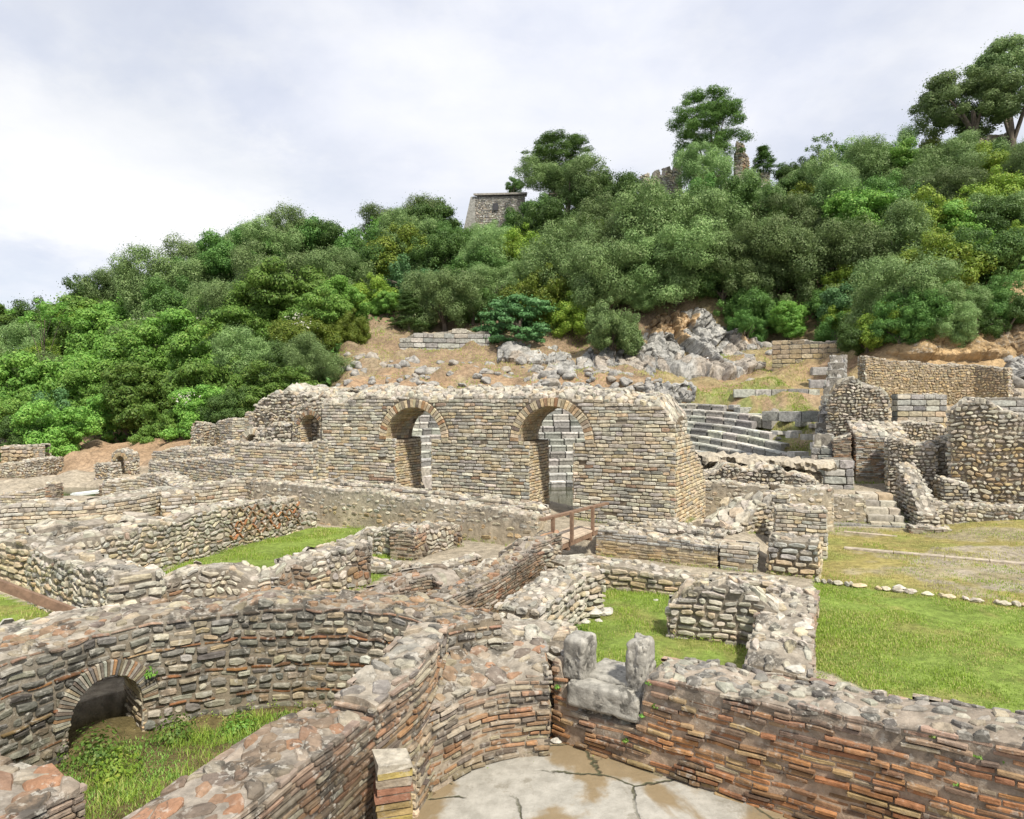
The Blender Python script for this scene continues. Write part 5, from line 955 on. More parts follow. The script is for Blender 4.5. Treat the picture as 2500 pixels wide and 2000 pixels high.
crag('lower_crag', 'broken grey rocks between the right arch top and the seat rows', [(1560, 950), (1590, 940), (1640, 930), (1680, 935), (1700, 950)], [(1560, 985), (1640, 990), (1700, 985)], 40.5, 2.5, 9, .8, None, .7, (90, 36))
crag('earth_cliff', 'ochre earth cliff under the trees at the right', [(2120, 830), (2180, 800), (2300, 792), (2400, 762), (2560, 728)], [(2120, 870), (2200, 880), (2560, 890)], 0, 0, 31, 2.2, None, .5, (150, 50), 'cliff', 'structure', (.40, .28, .15))
crag('right_outcrop', 'weathered outcrop beside the ochre wall at the right edge', [(2440, 880), (2470, 860), (2500, 862), (2560, 855)], [(2440, 985), (2500, 995), (2560, 990)], 29.6, 1.6, 8, .8, None, .7, (70, 70))

fallen([(px, py, w, f'fallen grey seat block on the grassy end of the rows, {ordn(i)} from the left') for i, (px, py, w) in enumerate(sorted([(1795, 1000, 30), (1815, 1010, 40), (1840, 1022, 32), (1800, 1045, 34), (1835, 1050, 30), (1862, 1042, 26), (1870, 1070, 34), (1895, 1060, 24), (1855, 1085, 42), (1880, 1100, 26), (1910, 1095, 22), (1815, 1105, 44), (1845, 1118, 30), (1900, 1120, 24), (1925, 1030, 30), (1960, 1040, 34), (1990, 1045, 26), (2010, 1065, 30), (2020, 1090, 34), (2000, 1110, 26), (1935, 1125, 22), (1970, 1128, 24)]))])
# ================================================================ CASTLE ON THE HILL
def crenel(name, label, pts, st, th=1.0, merlon=None, extra=None, **k):
    path = []
    for (px, Y, pb, pt) in pts: a = D(px, Y, pt); path.append((a[0], a[1], D(px, Y, pb)[2] - 1.5, a[2]))
    if merlon:
        p = np.array(path); n = merlon * 2 - 1; q = []
        for i in range(n):
            for e in (0.002, .998): w = (i + e) / n; a = p[0] * (1 - w) + p[-1] * w; a[3] += 0 if i % 2 == 0 else -.85; q.append(tuple(a))
        path = q
    mb = MB(); wall_mesh(mb, path, th, st, k=2.6, wea=.25, rag=.05, cap=.7, **k); tag(mb.link(name, M_FAR, smooth=False), label, 'castle wall' if 'wall' in name else 'tower', None, 'thing')
crenel('battlement_wall', 'pale castle wall with battlements on the hilltop', [(1573, 84, 450, 424), (1665, 86, 440, 395)], 'rubble', merlon=4)
crenel('castle_tower', 'narrow broken castle tower beside the hilltop pine', [(1796, 84, 440, 345), (1812, 83.6, 440, 347)], 'rubble', th=1.4)
crenel('tower_wall', 'pink tinged tower wall with small battlements facing right', [(1812, 83.6, 440, 368), (1829, 84.4, 440, 380)], 'rubble', th=1.2, pal2='bmix')
crenel('castle_lower_wall', 'lower castle wall running right of the broken tower', [(1765, 82, 480, 440), (1830, 82, 480, 425), (1880, 82, 480, 420)], 'rubble')
crenel('castle_end_wall', 'sunlit strip of castle wall under the large hilltop tree', [(2330, 84, 360, 336), (2480, 84, 350, 326)], 'rubble')
def house():
    a = D(1154, 84, 524); b = D(1281, 84, 524); zt = D(1281, 84, 473)[2]; z0 = a[2] - 3
    mb = MB(); wall_mesh(mb, [(a[0] + .2, a[1], z0, zt - .35), (b[0], b[1], z0, zt - .2)], 5, 'rubble', k=1.6, pal2='grey', wea=.1, rag=.02, cap=0)
    o = mb.link('stone_house', M_FAR, smooth=False); tag(o, 'grey stone house with a barred window among the hilltop trees', 'house', None, 'thing')
    mb = MB(); x0, x1, y = a[0] - .5, b[0] + .3, a[1]; P = np.array([[[x0, y - .4, zt - 1.6], [x0 + 1.2, y + 2.5, zt + .05]], [[x1, y - .4, zt - .35], [x1, y + 2.5, zt + .35]]]); Q = P + np.array([0, 0, .25])
    P = np.array([[[x0 + .6, y - .3, zt - .28], [x0 + 1.2, y + 2.7, zt + .3]], [[x1, y - .3, zt - .12], [x1, y + 2.7, zt + .42]]])
    G = np.stack([P[:, 0], P[:, 0] + [0, 0, .22], P[:, 1] + [0, 0, .22], P[:, 1], P[:, 0]], 1); mb.grid(G, (.30, .28, .25, .4)); mb.link('roof', M_FAR, o, smooth=False)
    # sloping buttress at the left corner
    mb = MB(); mb.add([(x0 - .9, y + .3, z0), (x0 + .8, y - .1, z0), (x0 + .8, y - .1, zt - .35), (x0 + .25, y + .1, zt - .35), (x0 - .9, y + 2, z0), (x0 + .8, y + 2, z0), (x0 + .8, y + 2, zt - .35), (x0 + .25, y + 2, zt - .35)], [[0, 1, 2, 3], [4, 7, 6, 5], [0, 3, 7, 4], [3, 2, 6, 7]], None, (.33, .32, .29, .4)); mb.link('buttress', M_FAR, o, smooth=False)
    w = D(1210, 83.85, 505); mb = MB(); mb.box((w[0], w[1], w[2]), (.62, .12, .85), 0, (.03, .03, .035, 0)); wn = mb.link('window', M_IRON, o, smooth=False)
    for q in (-.2, 0, .2): mb = MB(); mb.box((w[0] + q, w[1] - .09, w[2]), (.035, .04, .85), 0, (.1, .1, .1, 0)); mb.link('bar', M_IRON, wn, smooth=False)
house()

# ================================================================ TREES
def leafquads(P, Nn, size, asp=.55, seed=0, up=.2):
    rg = np.random.default_rng(seed); n = len(P); a = rg.normal(size=(n, 3)); nn = Nn * .95 + a * .33; nn[:, 2] += up; nn /= np.linalg.norm(nn, axis=1)[:, None]
    t = rg.normal(size=(n, 3)); t -= (t * nn).sum(1)[:, None] * nn; t /= np.linalg.norm(t, axis=1)[:, None]; b = np.cross(nn, t); s = size * rg.uniform(.65, 1.35, n)[:, None]
    return np.stack([P - t * s, P + b * s * asp, P + t * s, P - b * s * asp], 1)
def crown(kind, seed):
    rg = np.random.default_rng(seed); cl = []
    if kind in ('olive', 'dark', 'yellow', 'broad', 'teal'):
        nb = {'olive': 105, 'dark': 105, 'yellow': 110, 'broad': 110, 'teal': 80}[kind]; rr = {'olive': (.12, .21), 'dark': (.10, .19), 'yellow': (.11, .21), 'broad': (.12, .22), 'teal': (.12, .2)}[kind]
        lob = [(np.array([math.cos(a) * q, math.sin(a) * q, h]), r_) for a, q, h, r_ in [(rg.uniform(0, 6.28), rg.uniform(.35, .68), rg.uniform(-.38, .36), rg.uniform(.26, .42)) for _ in range(10)]] + [(np.array([0, 0, .22]), .5)]
        for k in range(nb):
            c0, r0 = lob[int(rg.integers(len(lob)))]; d = rg.normal(size=3); d[2] = d[2] * .9 + .12; d /= np.linalg.norm(d); cl.append((c0 + d * r0 * rg.uniform(.7, 1.0), rg.uniform(*rr)))
    elif kind == 'pine':
        for k in range(150):
            h = rg.uniform(-.95, .88); w = .20 + .74 * math.sqrt(max(0, 1 - ((h + .25) / 1.17)**2)) ; a = rg.uniform(0, 6.28); q = w * rg.uniform(.3, 1.0); cl.append((np.array([math.cos(a) * q * .85, math.sin(a) * q * .85, h]), rg.uniform(.09, .17)))
    elif kind == 'conifer':
        for k in range(90):
            h = rg.uniform(-.95, 1.0); w = .06 + .62 * (1 - (h + 1) / 2.05); a = rg.uniform(0, 6.28); q = w * rg.uniform(.3, 1.0); cl.append((np.array([math.cos(a) * q, math.sin(a) * q, h]), rg.uniform(.09, .17)))
    elif kind == 'layer':
        for k in range(95):
            h = rg.uniform(-.45, .5); w = .95 * math.sqrt(max(.05, 1 - (abs(h) / .62)**2)); a = rg.uniform(0, 6.28); q = w * math.sqrt(rg.uniform(.05, 1.0)); cl.append((np.array([math.cos(a) * q, math.sin(a) * q, h - .12 * q]), rg.uniform(.13, .22)))
    elif kind == 'airy':
        for k in range(86):
            a = rg.uniform(0, 6.28); h = rg.uniform(-.55, .75); w = math.sqrt(max(.05, 1 - ((h - .05) / .85)**2)); q = w * rg.uniform(.45, .95); cl.append((np.array([math.cos(a) * q, math.sin(a) * q, h]), rg.uniform(.13, .22)))
    elif kind == 'sparse':
        for k in range(34):
            d = rg.normal(size=3); d /= np.linalg.norm(d); cl.append((d * rg.uniform(.3, .95) * np.array([1, .8, .8]), rg.uniform(.1, .2)))
    P = []; Nn = []; tint = []
    dens = {'olive': 22000, 'dark': 19000, 'yellow': 15000, 'broad': 14500, 'teal': 12000, 'pine': 21000, 'conifer': 11000, 'layer': 8500, 'sparse': 3200, 'airy': 26000}[kind]; fl = {'layer': .32, 'broad': .62, 'pine': .9, 'conifer': .6}.get(kind, .9)
    for (c, r) in cl:
        n = int(dens * r * r) + 10; d = rg.normal(size=(n, 3)); d /= np.linalg.norm(d, axis=1)[:, None]; q = rg.uniform(.25, 1.0, n)**.4
        j = 1 + .30 * vn(d[:, 0] * 2.2 + c[0] * 9, d[:, 1] * 2.2, d[:, 2] * 2.2 + c[2] * 5, seed); p = d * (q * j)[:, None] * r * np.array([1, 1, fl]) + c; P.append(p); Nn.append(d * [1, 1, 1.2]); tint.append(np.full(n, rg.uniform(0, 1)))
    P = np.concatenate(P); Nn = np.concatenate(Nn); tint = np.concatenate(tint); n = len(P); P = P + (rg.random(n) < .07)[:, None] * Nn * rg.uniform(.02, .13, n)[:, None]
    ls = {'olive': .0165, 'dark': .019, 'yellow': .022, 'broad': .0235, 'teal': .026, 'pine': .025, 'conifer': .028, 'layer': .030, 'sparse': .032, 'airy': .019}[kind]; asp = {'pine': .25, 'olive': .42, 'conifer': .3}.get(kind, .6)
    q = leafquads(P, Nn, ls, asp, seed, .35 if kind == 'layer' else .15); col = np.zeros((n, 4)); col[:, 0] = np.clip(tint * .6 + rg.uniform(0, .5, n), 0, 1); col[:, 1] = (rg.random(n) < .14) * rg.uniform(.4, 1, n); col[:, 3] = 1
    sc = np.array([1 / np.percentile(np.abs(P[:, 0]), 98.5), 1 / np.percentile(np.abs(P[:, 1]), 98.5), 1 / np.percentile(np.abs(P[:, 2]), 99)]); q = q * sc * (1, 1, .86 if kind not in ('pine', 'conifer', 'layer') else (.62 if kind == 'layer' else 1))
    return q, np.repeat(col, 4, 0)
CROWN = {}
def crown_data(kind, mk):
    v = int(RNG.integers(3 if kind in ('olive', 'dark', 'broad', 'yellow') else 1)); key = (kind, v, mk)
    if key not in CROWN:
        q, c = crown(kind, 11 + v * 7 + len(kind)); mb = MB(); mb.add(q.reshape(-1, 3), np.arange(len(q) * 4).reshape(-1, 4), None, c); o = mb.link('crown', LEAF[mk], origin=(0, 0, 0), smooth=False); CROWN[key] = o.data; bpy.data.objects.remove(o)
    return CROWN[key]
MKOF = {'olive': 'olive', 'dark': 'dark', 'yellow': 'yellow', 'broad': 'broad', 'teal': 'teal', 'pine': 'pine', 'conifer': 'dark', 'layer': 'teal', 'sparse': 'broad', 'airy': 'olive'}
NAMEOF = {'olive': 'evergreen_oak', 'dark': 'dark_evergreen', 'yellow': 'bay_tree', 'broad': 'broadleaf_tree', 'teal': 'fig_tree', 'pine': 'pine_tree', 'conifer': 'conifer', 'layer': 'layered_tree', 'sparse': 'open_crowned_tree', 'airy': 'spreading_oak'}
DESC = {'olive': 'rounded grey-green tree', 'dark': 'dense dark green tree', 'yellow': 'yellow-green bushy tree', 'broad': 'bright green leafy tree', 'teal': 'cool green leafy tree', 'pine': 'tall pine', 'conifer': 'small dark conifer', 'layer': 'tree with flat layered foliage', 'sparse': 'sparse open tree', 'airy': 'spreading tree'}
TREES = []
def tree(kind, x, y, zc, r, rz_=None, mk=None, label=None, trunk=True, thick=1., fz=1., zg=None):
    zg = float(terrain(x, y)) if zg is None else zg
    e = empty(NAMEOF[kind], (x, y, zg - .1)); cr = bpy.data.objects.new('crown', crown_data(kind, mk or MKOF[kind])); C.collection.objects.link(cr); cr.parent = e
    cr.location = (0, 0, zc - zg + .1); cr.scale = (r, r, r * fz); cr.rotation_euler = (RNG.uniform(-.12, .12), RNG.uniform(-.12, .12), RNG.uniform(0, 6.28))
    if trunk:
        mb = MB(); hgt = max(zc - zg, r * .5); tr_ = (.055 * r + .03) * thick; lean = RNG.uniform(-.12, .12, 2) * r
        pts = [(0, 0, 0), (lean[0] * .4, lean[1] * .3, hgt * .3), (lean[0], lean[1], hgt * .62), (lean[0] * .6, lean[1], hgt * .95)]; o_ = np.array([x, y, zg - .1]); mb.tube(np.array(pts) + o_, [tr_ * 1.35, tr_, tr_ * .75, tr_ * .4], 7, (.2, .2, .2, 0))
        for k in range(5):
            a = RNG.uniform(0, 6.28); s = pts[1 + k % 2]; en = (math.cos(a) * r * .55, math.sin(a) * r * .55, hgt + r * RNG.uniform(-.2, .25)); md = [(s[i] + en[i]) / 2 + (0, 0, .1 * r)[i] for i in range(3)]; mb.tube(np.array([s, md, en]) + o_, [tr_ * .55, tr_ * .38, tr_ * .15], 5, (.2, .2, .2, 0))
        mb.link('trunk', M_BARK, e)
    TREES.append((e, kind, r, label)); return e
SC = 2500 / 2156.
def tp(cx, cy, w, kind, Y=None, label=None, **k):
    cy = cy + (float(np.interp(cx, [0, 60, 330, 700, 860], [14, 18, 24, 14, 0])) * (cy < 640) + float(np.interp(cx, [1580, 1750, 2156], [0, 24, 34])) * (cy < 430) if Y is None else 0); px, py = cx * SC, cy * SC; w = w * SC * (1.0 if Y else (1.36 if kind == 'olive' else 1.12 if kind == 'yellow' else 1.26))
    if Y is None:
        Yv = np.linspace(30, 90, 500); X = (px - CX) / FPX * Yv; zc = H - (py - CY) / FPX * Yv; g = terrain(X, Yv, False) + .6 * w / 2 / FPX * Yv; m = zc < g
        Y = float(Yv[np.argmax(m)]) if m.any() else 84.
    x, _, z = D(px, Y, py); tree(kind, x, Y, z, w / 2 / FPX * Y, label=label, **k)
KEY = [
 (1492, 262, 140, 'pine', 83, 'tall pine standing above all on the hilltop beside the castle tower', dict(fz=1.0)), (1178, 335, 142, 'pine', 80, 'broad pine on the skyline left of the castle', dict(fz=.75)), (1608, 342, 64, 'conifer', 82, 'small dark conifer right of the castle tower', {}),
 (2035, 228, 190, 'airy', 80, 'large spreading tree with a thick trunk on the skyline at far right', dict(thick=1.6, fz=.85)), (2135, 170, 170, 'airy', 82, 'tall airy crown cut by the right edge beside the large spreading tree', dict(fz=1.0, thick=1.6)), (1735, 312, 70, 'sparse', 82, 'sparse light tree on the skyline right of the castle', {}), (95, 660, 130, 'sparse', 62, 'feathery open tree on the skyline at far left', dict(thick=.4, fz=.5)),
 (1095, 672, 165, 'layer', 51, 'green tree with layered foliage above the left slope', dict(fz=.95)), (1290, 690, 112, 'yellow', 47.5, 'slim pale olive tree with a thin trunk on the slope', dict(mk='olive', fz=1.15)), (862, 655, 72, 'conifer', 53, 'young conifer on the slope left of the block wall', dict(fz=1.1)),
 (742, 692, 78, 'yellow', 50, 'yellowing small tree at the left edge of the bare slope', dict(fz=1.1)), (815, 640, 62, 'broad', 55, 'thin young tree left of the small conifer', {}), (740, 500, 50, 'sparse', 80, 'nearly bare twiggy tree on the left skyline', {}), (800, 480, 60, 'sparse', 83, 'second twiggy tree on the skyline left of the house', {}),
 (350, 905, 112, 'broad', 40, 'round bright bush left of the tall ruined corner', dict(trunk=False)), (1482, 362, 128, 'olive', 76, 'rounded tree in front of the castle tower', {}), (1190, 392, 165, 'olive', 76, 'big rounded tree below the skyline pine', dict(fz=.8)), (1078, 392, 48, 'dark', 86, 'small dark tree top behind the stone house', {})]
for (cx, cy, w, kd, Y, lb, kw) in KEY: tp(cx, cy, w, kd, Y, lb, **kw)
AUTO = """330,600,110,olive 420,575,110,dark 455,545,120,olive 540,500,110,dark 620,505,120,olive 700,510,110,dark 840,480,110,olive 905,482,90,dark 1032,520,80,olive 760,520,110,dark 250,640,110,olive
1680,395,80,olive 1780,335,110,dark 1870,325,110,olive 1960,320,110,yellow 2040,320,120,olive 2110,315,120,dark 1240,420,110,olive 1310,412,90,dark 1600,452,80,olive
20,690,90,broad 70,700,110,dark 215,648,130,dark 150,690,120,broad 280,680,110,broad 370,592,150,olive 500,540,130,dark 570,520,120,olive 655,500,120,dark 800,505,60,dark 900,478,130,dark 945,505,80,dark 1010,545,110,olive
1135,470,90,dark 1280,430,100,dark 1345,455,70,dark 1675,410,95,dark 1740,385,120,olive 1830,352,110,olive 1920,345,110,broad 2000,338,120,olive 2080,338,120,yellow 2140,345,100,olive 1550,458,80,dark 1700,350,90,dark
60,745,120,olive 170,735,120,broad 260,735,120,broad 340,720,110,olive 420,690,140,broad 480,640,120,olive 560,600,140,olive 610,645,150,broad 520,705,130,broad 700,590,120,olive 690,680,110,broad 640,725,120,yellow 770,560,120,dark
850,600,110,teal 840,548,130,yellow 920,560,110,dark 1000,575,110,dark 1050,600,110,olive 1140,625,140,yellow 1100,530,120,yellow 1200,560,150,olive 1285,500,140,olive 1375,500,120,olive 1265,610,150,olive 1340,560,150,olive
1440,505,170,olive 1425,572,150,olive 1325,618,90,olive 1530,470,140,dark 1560,560,150,olive 1525,610,90,dark 1605,540,110,olive 1660,480,130,olive 1740,445,140,olive 1700,565,150,olive 1800,470,130,broad 1780,600,110,yellow
1850,420,130,dark 1880,520,130,olive 1815,640,120,teal 1900,400,100,dark 1960,480,150,yellow 2040,420,130,yellow 1985,390,110,olive 1960,565,140,yellow 2100,390,130,yellow 2130,470,120,olive 2060,550,130,dark 2125,560,100,dark
1900,625,150,olive 2015,650,110,olive 1860,700,110,yellow 1665,680,80,broad 1590,645,90,dark 1735,655,90,dark 2130,640,90,dark 1950,655,100,dark 940,640,110,olive 1000,650,80,dark 890,620,80,teal 1190,670,110,yellow
30,800,140,olive 40,890,120,broad 120,830,150,broad 125,890,120,teal 200,860,120,broad 230,790,140,broad 300,780,150,broad 340,850,140,broad 420,770,150,broad 460,835,140,broad 530,770,130,olive 570,830,120,broad 600,770,120,dark
660,770,90,olive 270,880,110,broad 430,880,110,broad 500,880,110,dark 90,920,110,broad 20,930,100,dark 640,660,100,yellow 380,660,110,dark 300,640,90,dark 1570,690,70,dark 2070,640,80,dark 1760,705,80,dark
550,680,120,broad 200,700,110,yellow 460,720,120,yellow 110,770,120,yellow 730,630,100,broad 780,620,90,yellow 1480,560,130,olive 1630,600,120,olive 1770,520,120,dark 1840,570,110,olive 2010,490,110,broad 2080,480,110,dark 1320,520,110,olive 1240,500,110,yellow 1160,490,110,dark 1060,540,90,yellow
1490,435,100,dark 1830,722,80,dark 1900,702,90,dark 1975,692,90,olive 2050,682,100,dark 2115,672,90,dark 1790,690,80,yellow 1930,668,100,dark 1590,440,110,olive 1690,430,110,yellow 980,540,90,dark 870,510,90,olive 2150,420,90,yellow 2140,520,90,yellow 1390,550,110,olive""".split()
for a in AUTO:
    q = a.split(','); tp(float(q[0]) + RNG.uniform(-6, 6), float(q[1]) + RNG.uniform(-5, 5), float(q[2]) * RNG.uniform(.9, 1.12), q[3], fz=RNG.uniform(.85, 1.05), trunk=True)
# label every tree by kind, height band and count from the left
bb = {}
for (e, kind, r, label) in TREES:
    if label: tag(e, label, 'bush' if 'bush' in label else 'tree', 'trees on the hillside', 'thing'); continue
    px = pxof(e); cz = e.children[0].location.z + e.location.z; py = CY - (cz - H) / e.location.y * FPX; side = 'left wood' if px < 850 else 'middle slope' if px < 1750 else 'right slope'
    sky = np.interp(px, [0, 350, 500, 850, 1100, 1280, 1700, 2000, 2500], [780, 720, 640, 560, 520, 460, 420, 400, 370]); h = (py - sky) / (960 - sky)
    band = 'near the skyline' if h < .16 else 'high up' if h < .36 else 'half-way up' if h < .6 else 'low down'
    bb.setdefault((kind, band, side), []).append((px, e))
for (kind, band, side), l in bb.items():
    l.sort(key=lambda q: q[0])
    for i, (px, e) in enumerate(l):
        tag(e, f"{DESC[kind]} {band} in the {side}" + (f", {ordn(i)} from left" if len(l) > 1 else ''), 'tree', 'trees on the hillside', 'thing')
# undergrowth on the wooded slope
def leafmass(name, label, P, size, mk, seed, asp=.6, kind='stuff', cat=None, up=.3):
    rg = np.random.default_rng(seed); n = len(P); Nn = rg.normal(size=(n, 3)); q = leafquads(P, Nn, size, asp, seed, up); col = np.zeros((n, 4)); col[:, 0] = rg.random(n); col[:, 1] = (rg.random(n) < .15) * .8; col[:, 3] = 1
    mb = MB(); mb.add(q.reshape(-1, 3), np.arange(n * 4).reshape(-1, 4), None, np.repeat(col, 4, 0)); o = mb.link(name, LEAF[mk], smooth=False); tag(o, label, cat, None, kind); return o
def under():
    n = 190000; px = RNG.uniform(-250, 2750, n); Y = 34 + 52 * RNG.random(n)**.85; x = (px - CX) / FPX * Y; e = np.interp(px, [-300, 300, 600, 800, 850, 1200, 1500, 1700, 1950, 2150, 2800], [47, 46, 39, 38, 54, 57, 54, 54.5, 51, 40.5, 38]); ok = Y > e + RNG.uniform(-1.2, 2, n); px, Y, x = px[ok], Y[ok], x[ok]
    cl = fbm(x * .55, Y * .55, 0, 61, 3); h = np.clip(.55 + 1.0 * cl, 0.05, 2.2); z = terrain(x, Y) + h * RNG.random(len(x))**.6
    leafmass('undergrowth', 'dense dark undergrowth between the hillside trees', np.stack([x, Y, z], 1), .17, 'dark', 3)
under()
# ================================================================ GRASS, WEEDS
def blades(name, label, poly, n, hgt, mk='grass', seed=1, dry=.25, zf=None, clump=1.6, w=.006, excl=None, lean=.5):
    rg = np.random.default_rng(seed); p = np.array(poly); x = rg.uniform(p[:, 0].min(), p[:, 0].max(), n); y = rg.uniform(p[:, 1].min(), p[:, 1].max(), n); cl = fbm(x * clump, y * clump, 0, seed, 3); ok = inpoly(x, y, poly) & (cl + .5 > rg.uniform(-.3, 1, n)); x, y, cl = x[ok], y[ok], cl[ok]; n = len(x)
    z = terrain(x, y) - .01 if zf is None else zf(x, y); h = rg.uniform(hgt[0], hgt[1], n) * (1 + .5 * np.clip(cl, -.8, 1)); a = rg.uniform(0, 6.28, n); l = h * rg.uniform(.1, lean, n); wx = np.cos(a + 1.57) * w * (.7 + h * 4); wy = np.sin(a + 1.57) * w * (.7 + h * 4); dx = np.cos(a) * l; dy = np.sin(a) * l
    v = np.stack([np.stack([x - wx, y - wy, z], 1), np.stack([x + wx, y + wy, z], 1), np.stack([x + dx * .4 + wx * .8, y + dy * .4 + wy * .8, z + h * .6], 1), np.stack([x + dx * .4 - wx * .8, y + dy * .4 - wy * .8, z + h * .6], 1), np.stack([x + dx, y + dy, z + h], 1)], 1)
    i = (np.arange(n) * 5)[:, None]; col = np.zeros((n, 4)); col[:, 0] = rg.random(n) * .6 + .4 * np.clip(cl + .5, 0, 1); dn = fbm(x * .9, y * .9, 0, seed + 5, 3); col[:, 1] = (rg.random(n) < dry * (1 + 1.5 * dn)) * 1.; col[:, 3] = 1
    mb = MB(); mb.add(v.reshape(-1, 3), i + np.array([[0, 1, 2, 3]]), i + np.array([[3, 2, 4]]), np.repeat(col, 5, 0)); o = mb.link(name, LEAF[mk], smooth=False); tag(o, label, None, None, 'stuff')
blades('apse_grass', 'long bright grass in the hollow of the apse', [(-5.2, 3.0), (-5.2, 6.3), (-4.2, 7.7), (-3.2, 8.2), (-1.9, 8.2), (-1.3, 7.4), (-1.7, 5.4), (-2.4, 3.4)], 70000, (.03, .11), seed=2, dry=.15, w=.0032, clump=2.6, lean=1.0)
blades('court_grass', 'short green grass on the floor of the court', COURT, 60000, (.02, .055), seed=3, dry=.2, w=.005)
blades('lawn_grass', 'bright green lawn to the right of the court', LAWN, 150000, (.015, .045), seed=4, dry=.25, w=.006)
blades('dry_grass', 'thin yellowish grass on the open ground before the steps', DRYL, 42000, (.015, .05), seed=5, dry=.75, w=.007)
blades('strip_grass', 'green grass strip between the left rooms', STRIP, 45000, (.02, .07), seed=6, dry=.2, w=.007)
def footweeds():
    P = []
    for p, th in FOOT:
        if p[:, 1].mean() > 24: continue
        for a, b in zip(p[:-1], p[1:]):
            L = math.hypot(*(b - a)[:2])
            if L < .1: continue
            nr = np.array([(b - a)[1], -(b - a)[0]]) / L; m = int(L * 46); t = RNG.random(m)
            for sd_ in (1, -1):
                off = .03 + np.abs(RNG.normal(0, .05, m)) if sd_ > 0 else -(th + .03 + np.abs(RNG.normal(0, .05, m))); P.append(np.stack([a[0] + (b - a)[0] * t + nr[0] * off, a[1] + (b - a)[1] * t + nr[1] * off, a[2] + (b - a)[2] * t], 1))
    P = np.concatenate(P); k = fbm(P[:, 0] * 1.1, P[:, 1] * 1.1, 0, 77, 3) > .02; P = P[k]; g = terrain(P[:, 0], P[:, 1]); ok = abs(g - P[:, 2]) < .3; P = P[ok]; g = g[ok]
    P = np.repeat(P, 5, 0) + RNG.normal(0, .025, (len(P) * 5, 3)); P[:, 2] = np.repeat(g, 5) + np.abs(RNG.normal(0, .04, len(P))) + .01
    leafmass('wall_foot_weeds', 'small weeds growing along the feet of the ruined walls', P, .013, 'grass', 12, .4)
footweeds()
blades('slope_grass', 'dry grass tufts on the earthen slope behind the arches', [(-14, 36), (-16, 54), (4, 54), (8, 50), (18, 48), (18, 36), (6, 39.5), (-6, 39.5)], 42000, (.04, .12), seed=28, dry=.9, w=.016, clump=.8)
blades('corner_grass', 'green grass below the timber rail', GLEFT, 30000, (.02, .05), seed=7, dry=.3, w=.006)
blades('terrace_grass', 'patchy grass on the theatre terraces', THG, 50000, (.03, .10), seed=8, dry=.5, w=.014)
blades('apse_low_weeds', 'low mixed weeds covering the hollow of the apse', [(-5.2, 3.0), (-5.2, 6.3), (-4.2, 7.7), (-3.2, 8.2), (-1.9, 8.2), (-1.3, 7.4), (-1.7, 5.4), (-2.4, 3.4)], 60000, (.012, .04), mk='broad', seed=19, dry=.2, w=.007, clump=2.2, lean=1.4)
def weed(x, y, z, r, n, mk, seed, name='leafy_weed', size=.02, fl=.7):
    rg = np.random.default_rng(seed); d = rg.normal(size=(n, 3)); d[:, 2] = abs(d[:, 2]) * fl; d /= np.linalg.norm(d, axis=1)[:, None]; p = d * (rg.random(n)**.5 * r)[:, None] * [1, 1, fl * 1.2] + [x, y, z]; q = leafquads(p, d, size, .6, seed, .4); col = np.zeros((n, 4)); col[:, 0] = rg.random(n); col[:, 1] = (rg.random(n) < .15); col[:, 3] = 1
    mb = MB(); mb.add(q.reshape(-1, 3), np.arange(n * 4).reshape(-1, 4), None, np.repeat(col, 4, 0))
    for k in range(5): e = p[int(rg.integers(n))]; mb.tube([(x, y, z - .03), tuple((np.array([x, y, z]) + e) / 2 + [0, 0, .02]), tuple(e)], [.004, .003, .002], 4, (.3, 0, 0, 1))
    return mb.link(name, LEAF[mk], smooth=False)
WD = [(-4.35, 7.25, .05, .36, 500, 'leafy weeds spilling from the dark apse opening'), (-4.0, 7.0, 0., .30, 420, 'yellowish leafy weed in front of the apse opening'), (-3.75, 7.7, .05, .28, 380, 'leafy plant against the apse wall right of its opening'), (-3.1, 7.9, 0., .25, 300, 'low leafy plant at the foot of the curved wall'),
      (-2.5, 7.95, 0., .28, 300, 'leafy plant at the foot of the curved wall, right of the middle'), (-4.75, 6.5, .0, .25, 260, 'small leafy plant at the left side of the hollow'), (-4.1, 7.9, .62, .10, 60, 'tiny sprig growing on the apse arch'), (.95, 10.35, .25, .22, 260, 'leafy weed at the foot of the thick pale wall')]
for i, w in enumerate(WD): tag(weed(w[0], w[1], w[2], w[3], w[4], 'yellow' if i == 1 else 'broad', 40 + i), w[5], 'plant', None, 'stuff' if i < 4 else 'thing')
def facew(px, py, r, n, i, lb):   # tufts rooted in the joints of the long brick wall
    a = (px - CX) / FPX; d = np.array([.832, -.555]); p = np.array([.44, 7.66]); t = (p[0] - a * p[1]) / (a * d[1] - d[0]); q = p + d * t; z = H - (py - CY) * q[1] / FPX; tag(weed(q[0] - .02, q[1] - .03, z, r, n, 'broad', 60 + i, 'wall_tuft', .012, .5), lb, 'plant', 'tufts in the brick wall', 'thing')
for i, (px, py, r, n, lb) in enumerate([(1587, 1665, .045, 60, 'green tuft at the top left end of the red brick wall'), (1604, 1722, .05, 70, 'green tuft below the right jamb stone'), (1530, 1805, .04, 50, 'green tuft low on the brick wall under the doorway'), (1570, 1745, .035, 40, 'small tuft just under the threshold corner'),
     (2280, 1795, .04, 45, 'green tuft high on the right half of the brick wall'), (2385, 1840, .055, 70, 'largest green tuft near the right end of the brick wall'), (2450, 1855, .03, 30, 'tiny tuft at the far right of the brick wall'), (2335, 1910, .035, 40, 'green tuft low on the right of the brick wall'), (1365, 1675, .04, 40, 'green tuft left of the doorway stones')]): facew(px, py, r, n, i, lb)
